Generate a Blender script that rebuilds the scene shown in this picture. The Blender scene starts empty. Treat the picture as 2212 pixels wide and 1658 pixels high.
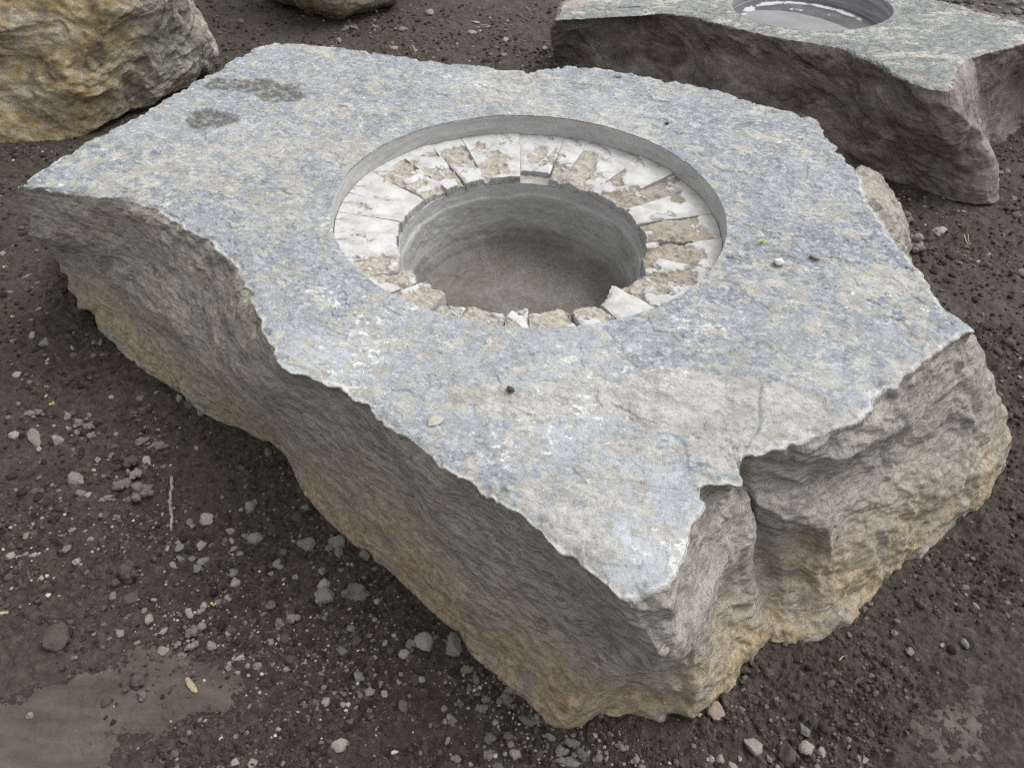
import bpy, math, random
import numpy as np
from mathutils import Matrix, Vector

# ---------------------------------------------------------------- camera, world, sun, exposure
SC = bpy.context.scene
COL = SC.collection
FPX = 2212 * 26 / 36
PITCH, ROLL = math.radians(44.5), math.radians(2.17)
CAMH = 1.40
cam = bpy.data.cameras.new('camera')
cam.lens, cam.sensor_width, cam.clip_start, cam.clip_end = 26, 36, 0.02, 2000
camo = bpy.data.objects.new('camera', cam)
camo.matrix_world = Matrix.Translation((0, 0, CAMH)) @ Matrix.Rotation(math.pi / 2 - PITCH, 4, 'X') @ Matrix.Rotation(ROLL, 4, 'Z')
COL.objects.link(camo)
SC.camera = camo

SUN_EL, SUN_AZ = 58, 60          # degrees; azimuth clockwise from +Y
w = bpy.data.worlds.new('World')
SC.world = w
w.use_nodes = True
nt = w.node_tree
bg = nt.nodes['Background']
sky = nt.nodes.new('ShaderNodeTexSky')
sky.sky_type = 'NISHITA'
sky.sun_disc = False
sky.sun_elevation = math.radians(SUN_EL)
sky.sun_rotation = math.radians(SUN_AZ)
sky.dust_density = 4.0
hs = nt.nodes.new('ShaderNodeHueSaturation')     # overcast: nearly colourless sky
hs.inputs['Saturation'].default_value = 0.05
nt.links.new(sky.outputs[0], hs.inputs['Color'])
nt.links.new(hs.outputs[0], bg.inputs[0])
bg.inputs[1].default_value = 0.15
sl = bpy.data.lights.new('sun', 'SUN')
sl.energy = 0.55
sl.angle = math.radians(35)
sl.color = (1.0, 0.97, 0.93)
so = bpy.data.objects.new('sun', sl)
e, a = math.radians(SUN_EL), math.radians(SUN_AZ)
so.rotation_euler = Vector((math.cos(e) * math.sin(a), math.cos(e) * math.cos(a), math.sin(e))).to_track_quat('Z', 'Y').to_euler()
COL.objects.link(so)
SC.cycles.use_denoising = False          # the denoiser smears stone grain
SC.view_settings.view_transform = 'Standard'
SC.view_settings.look = 'None'
SC.view_settings.gamma = 1
SC.view_settings.exposure = 0.70

# ---------------------------------------------------------------- small helpers
def un(px, py, z=0.0):
    """picture point (2212 wide) to the place at height z it shows"""
    x = (px - 1106) / FPX
    y = -(py - 829) / FPX
    c, s = math.cos(ROLL), math.sin(ROLL)
    x, y = c * x - s * y, s * x + c * y
    Y = math.cos(PITCH) + y * math.sin(PITCH)
    Z = -math.sin(PITCH) + y * math.cos(PITCH)
    t = -(CAMH - z) / Z
    return (x * t, Y * t, z)

RNG = np.random.default_rng(7)
PERM = RNG.permutation(4096).astype(np.int64)
GR = RNG.normal(size=(4096, 3)); GR /= np.linalg.norm(GR, axis=1)[:, None]
RND = RNG.random(4096)

def _h(i, j, k):
    return PERM[(PERM[(PERM[i & 4095] + j) & 4095] + k) & 4095]

def perlin(p, seed=0):
    p = np.asarray(p, dtype=np.float64) + seed * 17.31
    f0 = np.floor(p); f = p - f0; i = f0.astype(np.int64)
    u = f * f * f * (f * (f * 6 - 15) + 10)
    out = 0
    for dx in (0, 1):
        wx = u[..., 0] if dx else 1 - u[..., 0]
        for dy in (0, 1):
            wy = u[..., 1] if dy else 1 - u[..., 1]
            for dz in (0, 1):
                wz = u[..., 2] if dz else 1 - u[..., 2]
                g = GR[_h(i[..., 0] + dx, i[..., 1] + dy, i[..., 2] + dz)]
                d = g[..., 0] * (f[..., 0] - dx) + g[..., 1] * (f[..., 1] - dy) + g[..., 2] * (f[..., 2] - dz)
                out = out + d * wx * wy * wz
    return out * 1.6

def fbm(p, octv=5, gain=0.5, lac=2.03, seed=0, ridged=False):
    p = np.asarray(p, dtype=np.float64); a = 1.0; s = 0.0; n = 0.0
    for o in range(octv):
        v = perlin(p, seed + o * 3)
        if ridged:
            v = 1 - 2 * np.abs(v)
        s = s + a * v; n += a; a *= gain; p = p * lac
    return s / n

def worley(p, seed=0):
    """2-D cellular: returns F1, F2, random id"""
    p = np.asarray(p, dtype=np.float64)[..., :2]
    i = np.floor(p).astype(np.int64)
    b1 = np.full(p.shape[:-1], 9.0); b2 = b1.copy(); idr = np.zeros_like(b1)
    for dx in (-1, 0, 1):
        for dy in (-1, 0, 1):
            h = _h(i[..., 0] + dx, i[..., 1] + dy, np.full(i.shape[:-1], seed + 5, dtype=np.int64))
            qx = i[..., 0] + dx + RND[h] - p[..., 0]
            qy = i[..., 1] + dy + RND[(h + 77) & 4095] - p[..., 1]
            d = np.sqrt(qx * qx + qy * qy)
            m = d < b1
            b2 = np.where(m, b1, np.minimum(b2, d))
            idr = np.where(m, RND[(h + 333) & 4095], idr)
            b1 = np.where(m, d, b1)
    return b1, b2, idr

def worley3(p, seed=0):
    p = np.asarray(p, dtype=np.float64)
    i = np.floor(p).astype(np.int64)
    b1 = np.full(p.shape[:-1], 9.0); b2 = b1.copy(); idr = np.zeros_like(b1)
    for dx in (-1, 0, 1):
        for dy in (-1, 0, 1):
            for dz in (-1, 0, 1):
                h = _h(i[..., 0] + dx + seed, i[..., 1] + dy, i[..., 2] + dz)
                qx = i[..., 0] + dx + RND[h] - p[..., 0]
                qy = i[..., 1] + dy + RND[(h + 77) & 4095] - p[..., 1]
                qz = i[..., 2] + dz + RND[(h + 177) & 4095] - p[..., 2]
                d = np.sqrt(qx * qx + qy * qy + qz * qz)
                m = d < b1
                b2 = np.where(m, b1, np.minimum(b2, d))
                idr = np.where(m, RND[(h + 333) & 4095], idr)
                b1 = np.where(m, d, b1)
    return b1, b2, idr

def facet(p, seed, slope=1.0):
    """broken-rock planes: every cell is a small tilted plane set at its own depth"""
    p = np.asarray(p, dtype=np.float64)
    i = np.floor(p).astype(np.int64)
    best = np.full(p.shape[:-1], 9.0); val = np.zeros_like(best)
    for dx in (-1, 0, 1):
        for dy in (-1, 0, 1):
            for dz in (-1, 0, 1):
                h = _h(i[..., 0] + dx + seed, i[..., 1] + dy, i[..., 2] + dz)
                q = (p[..., 0] - i[..., 0] - dx - RND[h], p[..., 1] - i[..., 1] - dy - RND[(h + 77) & 4095], p[..., 2] - i[..., 2] - dz - RND[(h + 177) & 4095])
                d = q[0] ** 2 + q[1] ** 2 + q[2] ** 2
                m = d < best
                g = GR[(h + 911) & 4095]
                v = RND[(h + 333) & 4095] - 0.5 + slope * (g[..., 0] * q[0] + g[..., 1] * q[1] + g[..., 2] * q[2])
                val = np.where(m, v, val); best = np.where(m, d, best)
    return val

ROT = np.linalg.qr(np.random.default_rng(3).normal(size=(3, 3)))[0]
def planes(p, octv=3, gain=0.5, seed=0):
    """flat triangular facets meeting in sharp creases (tetrahedral interpolation of random heights)"""
    p = np.asarray(p, dtype=np.float64); tot = 0.0; amp = 1.0
    for o in range(octv):
        p = p @ ROT + seed * 3.7 + o * 11.3
        i = np.floor(p).astype(np.int64); f = p - i
        od = np.argsort(-f, axis=-1); fs = np.take_along_axis(f, od, -1)
        v = lambda c: RND[_h(c[..., 0] + seed, c[..., 1], c[..., 2])] - 0.5
        E3 = np.eye(3, dtype=np.int64)
        c1 = i + E3[od[..., 0]]; c2 = c1 + E3[od[..., 1]]
        tot = tot + amp * (v(i) * (1 - fs[..., 0]) + v(c1) * (fs[..., 0] - fs[..., 1]) + v(c2) * (fs[..., 1] - fs[..., 2]) + v(i + 1) * fs[..., 2])
        amp *= gain; p = p * 2.17
    return tot

def sstep(a, b, x):
    t = np.clip((x - a) / (b - a), 0, 1)
    return t * t * (3 - 2 * t)

def in_poly(poly, x, y):
    """signed distance to a polygon (positive inside)"""
    d = np.full(x.shape, 1e9); ins = np.zeros(x.shape, bool)
    n = len(poly)
    for k in range(n):
        ax, ay = poly[k]; bx, by = poly[(k + 1) % n]
        ex, ey = bx - ax, by - ay
        t = np.clip(((x - ax) * ex + (y - ay) * ey) / (ex * ex + ey * ey + 1e-12), 0, 1)
        d = np.minimum(d, np.hypot(x - ax - t * ex, y - ay - t * ey))
        c = (ay > y) != (by > y)
        ins ^= c & (x < ex * (y - ay) / (ey if abs(ey) > 1e-12 else 1e-12) + ax)
    return np.where(ins, d, -d)

def make_mesh(name, V, F, mat, parent=None, smooth=True, attrs=None, loc=None):
    """V (n,3), F (m,4) or (m,3) -> one mesh object"""
    me = bpy.data.meshes.new(name)
    V = np.ascontiguousarray(V, dtype=np.float32); F = np.ascontiguousarray(F, dtype=np.int32)
    k = F.shape[1]
    me.vertices.add(len(V)); me.vertices.foreach_set('co', V.ravel())
    me.loops.add(F.size); me.loops.foreach_set('vertex_index', F.ravel())
    me.polygons.add(len(F)); me.polygons.foreach_set('loop_start', np.arange(0, F.size, k, dtype=np.int32))
    me.polygons.foreach_set('loop_total', np.full(len(F), k, dtype=np.int32))
    me.polygons.foreach_set('use_smooth', np.full(len(F), smooth, dtype=bool))
    me.update(calc_edges=True); me.validate()
    if attrs:
        for an, arr in attrs.items():
            at = me.attributes.new(an, 'FLOAT', 'POINT')
            at.data.foreach_set('value', np.ascontiguousarray(arr, dtype=np.float32).ravel())
    if mat:
        me.materials.append(mat)
    o = bpy.data.objects.new(name, me)
    COL.objects.link(o)
    if parent:
        o.parent = parent
        o.matrix_parent_inverse = Matrix.Translation(parent.location).inverted()
    if loc is not None:
        o.location = loc
    return o

def grid_faces(r, c, wrap=True):
    i = np.arange(r - 1)[:, None]; n = c if wrap else c - 1
    j = np.arange(n)[None, :]; j2 = (j + 1) % c
    return np.stack([i * c + j, i * c + j2, (i + 1) * c + j2, (i + 1) * c + j], -1).reshape(-1, 4)

def grid_normals(P):
    du = np.roll(P, -1, 1) - np.roll(P, 1, 1)
    dv = np.gradient(P, axis=0)
    n = np.cross(dv, du)
    return n / (np.linalg.norm(n, axis=-1, keepdims=True) + 1e-12)

def gsm_wrap(A, sig):
    """periodic gaussian smoothing along axis 1, sigma in samples"""
    n = A.shape[1]
    f = np.fft.rfftfreq(n)
    g = np.exp(-2 * (math.pi * f * sig) ** 2)
    return np.fft.irfft(np.fft.rfft(A, axis=1) * g[None, :, None], n, axis=1)

def smooth2(a, sig):
    a = gsm_wrap(a[..., None], sig)[..., 0]
    p = np.pad(a, ((1, 1), (0, 0)), mode='edge')
    return .1 * p[:-2] + .8 * p[1:-1] + .1 * p[2:]

def thing(name, label, cat, loc=(0, 0, 0), group=None):
    o = bpy.data.objects.new(name, None)
    COL.objects.link(o); o.location = loc
    o.empty_display_size = 0.1
    tag(o, label, cat, group)
    return o

def tag(o, label=None, cat=None, group=None, kind=None):
    if label: o['label'] = label
    if cat: o['category'] = cat
    if group: o['group'] = group
    if kind: o['kind'] = kind
    return o

# ---------------------------------------------------------------- material node helpers
class Mat:
    def __init__(s, name, rough=0.85, spec=0.3):
        s.m = bpy.data.materials.new(name); s.m.use_nodes = True
        s.t = s.m.node_tree; s.b = s.t.nodes['Principled BSDF']
        s.b.inputs['Roughness'].default_value = rough
        s.b.inputs['Specular IOR Level'].default_value = spec
        s.tc = s.t.nodes.new('ShaderNodeTexCoord').outputs['Object']
    def n(s, ty, **kw):
        return s.t.nodes.new('ShaderNode' + ty)
    def link(s, a, b):
        if hasattr(a, 'links'): s.t.links.new(a, b)
        else:
            b.default_value = a
    def vec(s, scale, rot=(0, 0, 0), src=None):
        m = s.n('Mapping'); s.t.links.new(src or s.tc, m.inputs[0])
        m.inputs['Rotation'].default_value = rot
        m.inputs['Scale'].default_value = scale if hasattr(scale, '__len__') else (scale,) * 3
        return m.outputs[0]
    def noise(s, scale, detail=6, rough=0.55, dist=0.0, v=None, ty='FBM'):
        n = s.n('TexNoise'); n.noise_type = ty
        s.t.links.new(v or s.tc, n.inputs['Vector'])
        n.inputs['Scale'].default_value = scale; n.inputs['Detail'].default_value = detail
        n.inputs['Roughness'].default_value = rough; n.inputs['Distortion'].default_value = dist
        return n.outputs[0]
    def vor(s, scale, v=None, feat='F1', out='Distance', rnd=1.0):
        n = s.n('TexVoronoi'); n.feature = feat
        s.t.links.new(v or s.tc, n.inputs['Vector']); n.inputs['Scale'].default_value = scale
        n.inputs['Randomness'].default_value = rnd
        return n.outputs[out]
    def attr(s, name):
        n = s.n('Attribute'); n.attribute_name = name
        return n.outputs['Fac']
    def rnd(s):
        return s.n('ObjectInfo').outputs['Random']
    def math(s, op, a, b=0.0, c=0.0, clamp=False):
        n = s.n('Math'); n.operation = op; n.use_clamp = clamp
        for k, x in enumerate((a, b, c)): s.link(x, n.inputs[k])
        return n.outputs[0]
    def rng(s, x, a, b, c=0.0, d=1.0, smooth=True):
        n = s.n('MapRange'); n.interpolation_type = 'SMOOTHSTEP' if smooth else 'LINEAR'
        s.link(x, n.inputs[0])
        for k, y in enumerate((a, b, c, d)): n.inputs[1 + k].default_value = y
        return n.outputs[0]
    def mix(s, f, a, b, mode='MIX'):
        n = s.n('Mix'); n.data_type = 'RGBA'; n.blend_type = mode; n.clamp_factor = True
        s.link(f, n.inputs[0])
        for x, k in ((a, 6), (b, 7)):
            if hasattr(x, 'links'): s.t.links.new(x, n.inputs[k])
            else: n.inputs[k].default_value = (*x, 1)
        return n.outputs[2]
    def ramp(s, x, pts):
        n = s.n('ValToRGB'); s.t.links.new(x, n.inputs[0])
        el = n.color_ramp.elements
        while len(el) < len(pts): el.new(0.5)
        for e_, (p, c) in zip(el, pts):
            e_.position = p; e_.color = (*c, 1)
        return n.outputs[0]
    def bump(s, h, strength=0.5, dist=0.003, prev=None):
        n = s.n('Bump'); n.inputs['Strength'].default_value = strength; n.inputs['Distance'].default_value = dist
        s.t.links.new(h, n.inputs['Height'])
        if prev: s.t.links.new(prev, n.inputs['Normal'])
        return n.outputs[0]
    def done(s, col, normal=None, rough=None):
        s.link(col, s.b.inputs['Base Color']) if hasattr(col, 'links') else setattr(s.b.inputs['Base Color'], 'default_value', (*col, 1))
        if normal: s.t.links.new(normal, s.b.inputs['Normal'])
        if rough is not None: s.link(rough, s.b.inputs['Roughness'])
        return s.m

def flakes(M, scale, aniso=(0.9, 1.1, 1), warp=0.012, wscale=30):
    """random value per small ragged flake"""
    nz_ = M.n('TexNoise'); M.t.links.new(M.tc, nz_.inputs[0]); nz_.inputs['Scale'].default_value = wscale; nz_.inputs['Detail'].default_value = 6; nz_.inputs['Roughness'].default_value = 0.7
    sc_ = M.n('VectorMath'); sc_.operation = 'MULTIPLY_ADD'; M.t.links.new(nz_.outputs['Color'], sc_.inputs[0])
    sc_.inputs[1].default_value = (warp * 2,) * 3; M.t.links.new(M.tc, sc_.inputs[2])
    c_ = M.vor(scale, v=M.vec(aniso, src=sc_.outputs[0]), out='Color')
    sp_ = M.n('SeparateColor'); M.t.links.new(c_, sp_.inputs[0])
    return sp_.outputs[0]

def slate_block_material():
    """blue-grey split top, tan skin, chalky edges, brown foliated sides, ochre foot"""
    M = Mat('slate_block', 0.8, 0.25)
    top, edge, tan, ochre, scab, pale = (M.attr(k) for k in ('top', 'edge', 'tan', 'ochre', 'scab', 'pale'))
    # ---- top
    big = M.noise(3.2, 4, 0.6, 0.4)
    fine = M.noise(95, 8, 0.78, 0.3, v=M.vec((0.9, 1.05, 1)))
    med = M.noise(16, 8, 0.68, 0.6, v=M.vec((0.75, 1.25, 1)))
    blue = M.ramp(fine, [(0.34, (0.115, 0.125, 0.138)), (0.44, (0.205, 0.226, 0.250)), (0.53, (0.275, 0.302, 0.330)), (0.62, (0.36, 0.386, 0.41)), (0.70, (0.55, 0.565, 0.575))])
    fk1, fk2 = flakes(M, 42, warp=0.02), flakes(M, 105, warp=0.010, wscale=60)
    blue = M.mix(M.math('MULTIPLY', M.rng(fk1, 0.62, 0.66), 0.34), blue, M.mix(0.6, blue, (0.19, 0.205, 0.23)))
    blue = M.mix(M.math('MULTIPLY', M.rng(fk1, 0.22, 0.18), 0.38), blue, (0.41, 0.435, 0.455))
    blue = M.mix(M.math('MULTIPLY', M.rng(fk2, 0.80, 0.84), 0.45), blue, (0.15, 0.16, 0.18))
    blue = M.mix(M.math('MULTIPLY', M.rng(fk2, 0.14, 0.10), 0.42), blue, (0.58, 0.60, 0.61))
    blue = M.mix(M.rng(big, 0.35, 0.65), blue, M.mix(0.4, blue, (0.33, 0.345, 0.355)))
    blue = M.mix(M.math('MULTIPLY', pale, 0.6), blue, (0.52, 0.54, 0.56))
    # tan skin left in ragged islands
    isl = M.math('ADD', M.math('MULTIPLY', M.noise(26, 10, 0.74, 0.25, v=M.vec((0.95, 1.0, 1))), 0.75), M.math('MULTIPLY', M.noise(8, 8, 0.7, 0.4, v=M.vec((0.95, 1.0, 1), (0, 0, 0.3))), 0.5))
    isl = M.math('ADD', isl, M.math('MULTIPLY', tan, 0.15))
    isl = M.math('ADD', isl, M.math('MULTIPLY', M.math('SUBTRACT', fk1, 0.5), 0.09))
    islm = M.rng(isl, 0.660, 0.674)
    tanc = M.ramp(M.noise(24, 6, 0.6, 0.3), [(0.38, (0.335, 0.32, 0.275)), (0.5, (0.43, 0.415, 0.36)), (0.62, (0.51, 0.495, 0.44))])
    tanc = M.mix(M.math('MULTIPLY', M.rng(fk2, 0.7, 0.74), 0.35), tanc, (0.27, 0.26, 0.235))
    tanc = M.mix(M.math('MULTIPLY', M.rng(fine, 0.46, 0.36), 0.5), tanc, (0.24, 0.235, 0.22))
    c = M.mix(M.math('MULTIPLY', islm, 0.80), blue, tanc)
    chalk = M.math('MULTIPLY', M.rng(M.noise(2.4, 9, 0.68, 0.6), 0.50, 0.66), 0.42)
    c = M.mix(chalk, c, M.mix(0.5, c, (0.56, 0.575, 0.585)))
    # thin dark seams and chalk flecks
    seam = M.noise(30, 9, 0.75, 0.6, v=M.vec((0.7, 1.3, 1), (0, 0, 0.12)))
    seam = M.rng(M.math('ABSOLUTE', M.math('SUBTRACT', seam, 0.5)), 0.0, 0.016, 1, 0)
    seam = M.math('MULTIPLY', seam, M.rng(M.noise(8, 4), 0.42, 0.6))
    c = M.mix(M.math('MULTIPLY', seam, 0.7), c, (0.11, 0.113, 0.125))
    fl = M.math('ADD', M.noise(52, 9, 0.78, 0.15), M.math('MULTIPLY', M.math('SUBTRACT', M.noise(4.5, 3), 0.5), 0.45))
    fl = M.math('ADD', fl, M.math('MULTIPLY', pale, 0.085))
    c = M.mix(M.math('MULTIPLY', M.rng(fl, 0.61, 0.70), 0.9), c, (0.72, 0.73, 0.73))
    c = M.mix(M.math('MULTIPLY', scab, M.rng(M.noise(40, 6), 0.32, 0.55)), c, (0.13, 0.125, 0.115))
    # ---- sides: foliation runs along the faces
    wv = M.n('VectorMath'); wv.operation = 'ADD'
    warp = M.n('TexNoise'); M.t.links.new(M.tc, warp.inputs[0]); warp.inputs['Scale'].default_value = 2.6; warp.inputs['Detail'].default_value = 3
    wsc = M.n('VectorMath'); wsc.operation = 'SCALE'; M.t.links.new(warp.outputs['Color'], wsc.inputs[0]); wsc.inputs['Scale'].default_value = 0.025
    M.t.links.new(M.tc, wv.inputs[0]); M.t.links.new(wsc.outputs[0], wv.inputs[1])
    vs = M.vec((7, 7, 42), (0.13, 0.12, 0), src=wv.outputs[0])
    s1 = M.noise(1.0, 10, 0.68, 0.12, v=vs)
    s2 = M.noise(3.4, 8, 0.7, 0.15, v=vs)
    s3 = M.noise(6.0, 6, 0.6, 0.4)
    side = M.ramp(s1, [(0.34, (0.235, 0.211, 0.175)), (0.45, (0.335, 0.302, 0.250)), (0.55, (0.415, 0.376, 0.312)), (0.66, (0.50, 0.463, 0.392))])
    side = M.mix(M.math('MULTIPLY', M.rng(s2, 0.5, 0.64), 0.7), side, (0.46, 0.43, 0.37))
    side = M.mix(M.math('MULTIPLY', M.rng(s2, 0.47, 0.36), 0.65), side, (0.115, 0.105, 0.094))
    side = M.mix(M.math('MULTIPLY', M.rng(s3, 0.5, 0.62), 0.45), side, M.mix(0.5, side, (0.25, 0.252, 0.258)))
    sf = flakes(M, 26, aniso=(0.9, 0.9, 3.6), warp=0.02)
    sf2 = flakes(M, 70, aniso=(0.8, 0.8, 3.2), warp=0.012, wscale=50)
    side = M.mix(M.math('MULTIPLY', M.rng(sf, 0.66, 0.70), 0.45), side, M.mix(0.6, side, (0.42, 0.395, 0.34)))
    side = M.mix(M.math('MULTIPLY', M.rng(sf2, 0.76, 0.80), 0.5), side, (0.11, 0.103, 0.093))
    side = M.mix(M.math('MULTIPLY', M.rng(sf2, 0.16, 0.12), 0.5), side, (0.45, 0.43, 0.38))
    gr = M.noise(150, 6, 0.8, v=M.vec((.8, .8, 1.8)))
    side = M.mix(M.math('MULTIPLY', M.rng(gr, 0.46, 0.36), 0.6), side, (0.10, 0.093, 0.082))
    side = M.mix(M.math('MULTIPLY', M.rng(gr, 0.54, 0.64), 0.5), side, (0.47, 0.445, 0.385))
    om = M.math('MULTIPLY', ochre, M.rng(M.math('ADD', M.noise(7, 9, 0.7, 0.5), M.math('MULTIPLY', s1, 0.4)), 0.57, 0.76))
    oc = M.ramp(M.noise(60, 5, 0.7), [(0.36, (0.25, 0.185, 0.11)), (0.5, (0.42, 0.335, 0.215)), (0.64, (0.54, 0.465, 0.34))])
    side = M.mix(om, side, oc)
    rust = M.math('MULTIPLY', ochre, M.rng(M.noise(14, 6, 0.6, 0.4), 0.60, 0.70))
    side = M.mix(M.math('MULTIPLY', rust, 0.8), side, (0.40, 0.23, 0.085))
    side = M.mix(M.math('MULTIPLY', pale, 0.42), side, M.ramp(s2, [(0.38, (0.26, 0.25, 0.23)), (0.6, (0.50, 0.485, 0.45))]))
    side = M.mix(M.rng(M.noise(11, 9, 0.7, 1.0), 0.70, 0.76), side, (0.62, 0.62, 0.60))
    tm = M.rng(M.math('ADD', top, M.math('MULTIPLY', M.math('SUBTRACT', fine, 0.5), 0.5)), 0.42, 0.58)
    c = M.mix(tm, side, c)
    em = M.math('MULTIPLY', M.rng(M.math('ADD', edge, M.math('MULTIPLY', M.math('SUBTRACT', M.math('ADD', M.math('MULTIPLY', M.noise(34, 9, 0.78), .7), M.math('MULTIPLY', M.noise(5, 3), .4)), 0.55), 3.4)), 0.55, 1.15), M.rng(edge, 0.02, 0.3))
    c = M.mix(M.math('MULTIPLY', em, 0.7), c, (0.60, 0.605, 0.59))
    hgt = M.mix(tm, M.math('ADD', M.math('ADD', M.math('MULTIPLY', s2, .3), M.math('MULTIPLY', sf, 0.45)), M.math('ADD', M.math('MULTIPLY', sf2, .3), M.math('MULTIPLY', M.noise(48, 9, .78, v=M.vec((.8, .8, 1.7))), 1.5))), M.math('ADD', M.math('MULTIPLY', med, 0.8), M.math('ADD', M.math('MULTIPLY', fine, 0.6), M.math('MULTIPLY', fk1, 0.35))))
    b1 = M.bump(hgt, 0.9, 0.006)
    b2 = M.bump(M.noise(330, 5, 0.65), 0.35, 0.0015, b1)
    return M.done(c, b2, M.mix(tm, (0.85, 0.85, 0.85), (0.72, 0.72, 0.72)))

def cut_stone_material():
    """smooth sawn grey stone of the recess and bore"""
    M = Mat('sawn_stone', 0.6, 0.35)
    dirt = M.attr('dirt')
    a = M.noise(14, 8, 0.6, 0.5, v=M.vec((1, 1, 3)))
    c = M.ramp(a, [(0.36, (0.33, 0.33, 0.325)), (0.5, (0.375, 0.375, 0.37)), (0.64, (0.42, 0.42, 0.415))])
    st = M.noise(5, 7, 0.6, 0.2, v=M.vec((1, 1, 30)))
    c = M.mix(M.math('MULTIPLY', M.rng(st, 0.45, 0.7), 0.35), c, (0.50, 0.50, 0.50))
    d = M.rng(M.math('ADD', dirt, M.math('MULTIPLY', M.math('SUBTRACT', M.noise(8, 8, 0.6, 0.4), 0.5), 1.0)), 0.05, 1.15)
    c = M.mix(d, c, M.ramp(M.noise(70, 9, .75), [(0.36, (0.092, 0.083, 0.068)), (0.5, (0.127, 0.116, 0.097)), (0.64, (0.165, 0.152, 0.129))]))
    pit = M.rng(M.vor(26), 0.03, 0.06, 1, 0)
    pit = M.math('MULTIPLY', pit, M.rng(M.noise(9, 2), 0.5, 0.56))
    c = M.mix(M.math('MULTIPLY', pit, 0.75), c, (0.06, 0.055, 0.05))
    c = M.mix(M.rng(M.noise(13, 8, 0.7, 1.2), 0.71, 0.75), c, (0.50, 0.50, 0.49))
    gr_ = M.noise(120, 8, .75)
    c = M.mix(M.math('MULTIPLY', M.rng(gr_, .42, .34), .4), c, (.12, .115, .105))
    c = M.mix(M.math('MULTIPLY', M.rng(gr_, .60, .68), .35), c, (.55, .55, .54))
    b = M.bump(M.math('ADD', M.math('ADD', M.math('MULTIPLY', a, .3), gr_), M.math('MULTIPLY', st, 0.5)), 0.5, 0.003)
    return M.done(c, b)

def ledge_material():
    M = Mat('ledge_stone', 0.75, 0.3)
    brk = M.attr('broken')
    n = M.noise(12, 10, 0.72, 0.3)
    m = M.rng(M.math('ADD', n, M.math('MULTIPLY', brk, 0.24)), 0.585, 0.635)
    wt = M.noise(7, 8, 0.7, 0.5)
    white = M.ramp(M.noise(22, 7, 0.62, 0.4), [(0.38, (0.38, 0.378, 0.37)), (0.5, (0.475, 0.473, 0.468)), (0.62, (0.54, 0.538, 0.535))])
    tan = M.ramp(M.noise(75, 7, 0.7, 0.4), [(0.36, (0.27, 0.243, 0.203)), (0.5, (0.38, 0.35, 0.30)), (0.64, (0.47, 0.44, 0.39))])
    tan = M.mix(M.math('MULTIPLY', M.attr('dirt'), 0.8), tan, M.mix(0.5, tan, (0.20, 0.155, 0.115)))
    white = M.mix(M.math('MULTIPLY', M.rng(wt, 0.5, 0.62), 0.55), white, (0.42, 0.385, 0.33))
    c = M.mix(m, white, tan)
    c = M.mix(M.attr('cut'), c, M.ramp(M.noise(20, 6), [(0.4, (0.27, 0.27, 0.268)), (0.6, (0.37, 0.37, 0.368))]))
    rim = M.math('MULTIPLY', M.rng(M.math('ADD', n, M.math('MULTIPLY', brk, 0.3)), 0.575, 0.60), M.rng(M.math('ADD', n, M.math('MULTIPLY', brk, 0.3)), 0.64, 0.61))
    c = M.mix(M.math('MULTIPLY', rim, 0.4), c, (0.24, 0.21, 0.165))
    crev = M.noise(90, 6, 0.7, 0.8)
    c = M.mix(M.math('MULTIPLY', M.rng(crev, 0.36, 0.28), 0.6), c, (0.16, 0.14, 0.115))
    b = M.bump(M.math('SUBTRACT', M.math('MULTIPLY', M.noise(60, 7, 0.7), m), M.math('MULTIPLY', m, 0.8)), 0.8, 0.004)
    return M.done(c, b)

def ochre_boulder_material(dark=0.0):
    M = Mat('ochre_boulder', 0.85, 0.25)
    och = M.attr('ochre')
    v = M.vec((5, 5, 9), (0.25, -0.25, 0))
    a = M.noise(1.2, 10, 0.65, 0.6, v=v)
    b_ = M.noise(7, 8, 0.65, 0.8)
    g = M.ramp(a, [(0.34, (0.11, 0.103, 0.088)), (0.46, (0.20, 0.188, 0.16)), (0.56, (0.275, 0.26, 0.222)), (0.68, (0.38, 0.36, 0.305))])
    o = M.ramp(M.math('ADD', M.math('MULTIPLY', a, 0.5), M.math('MULTIPLY', b_, 0.5)), [(0.40, (0.23, 0.15, 0.06)), (0.48, (0.36, 0.275, 0.145)), (0.55, (0.42, 0.35, 0.225)), (0.63, (0.52, 0.47, 0.37))])
    c = M.mix(M.math('MULTIPLY', och, M.rng(b_, 0.30, 0.52)), g, o)
    c = M.mix(M.math('MULTIPLY', M.rng(M.noise(2.6, 8, 0.6, 0.5), 0.62, 0.72), 0.7), c, (0.60, 0.58, 0.52))
    c = M.mix(M.math('MULTIPLY', M.rng(M.noise(30, 8, 0.7, 0.9), 0.36, 0.27), 0.7), c, (0.075, 0.068, 0.055))
    fk = flakes(M, 30, aniso=(1, 1, 1.8), warp=0.03, wscale=18)
    c = M.mix(M.math('MULTIPLY', M.rng(fk, 0.78, 0.82), 0.4), c, (0.14, 0.13, 0.11))
    c = M.mix(M.math('MULTIPLY', M.rng(fk, 0.2, 0.16), 0.35), c, (0.50, 0.45, 0.35))
    if dark: c = M.mix(dark, c, (0.13, 0.12, 0.10))
    bb = M.bump(M.math('ADD', M.math('ADD', M.math('MULTIPLY', a, .3), M.math('MULTIPLY', fk, .5)), M.math('MULTIPLY', M.noise(32, 9, 0.78), 1.6)), 0.9, 0.009)
    return M.done(c, bb)

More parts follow.
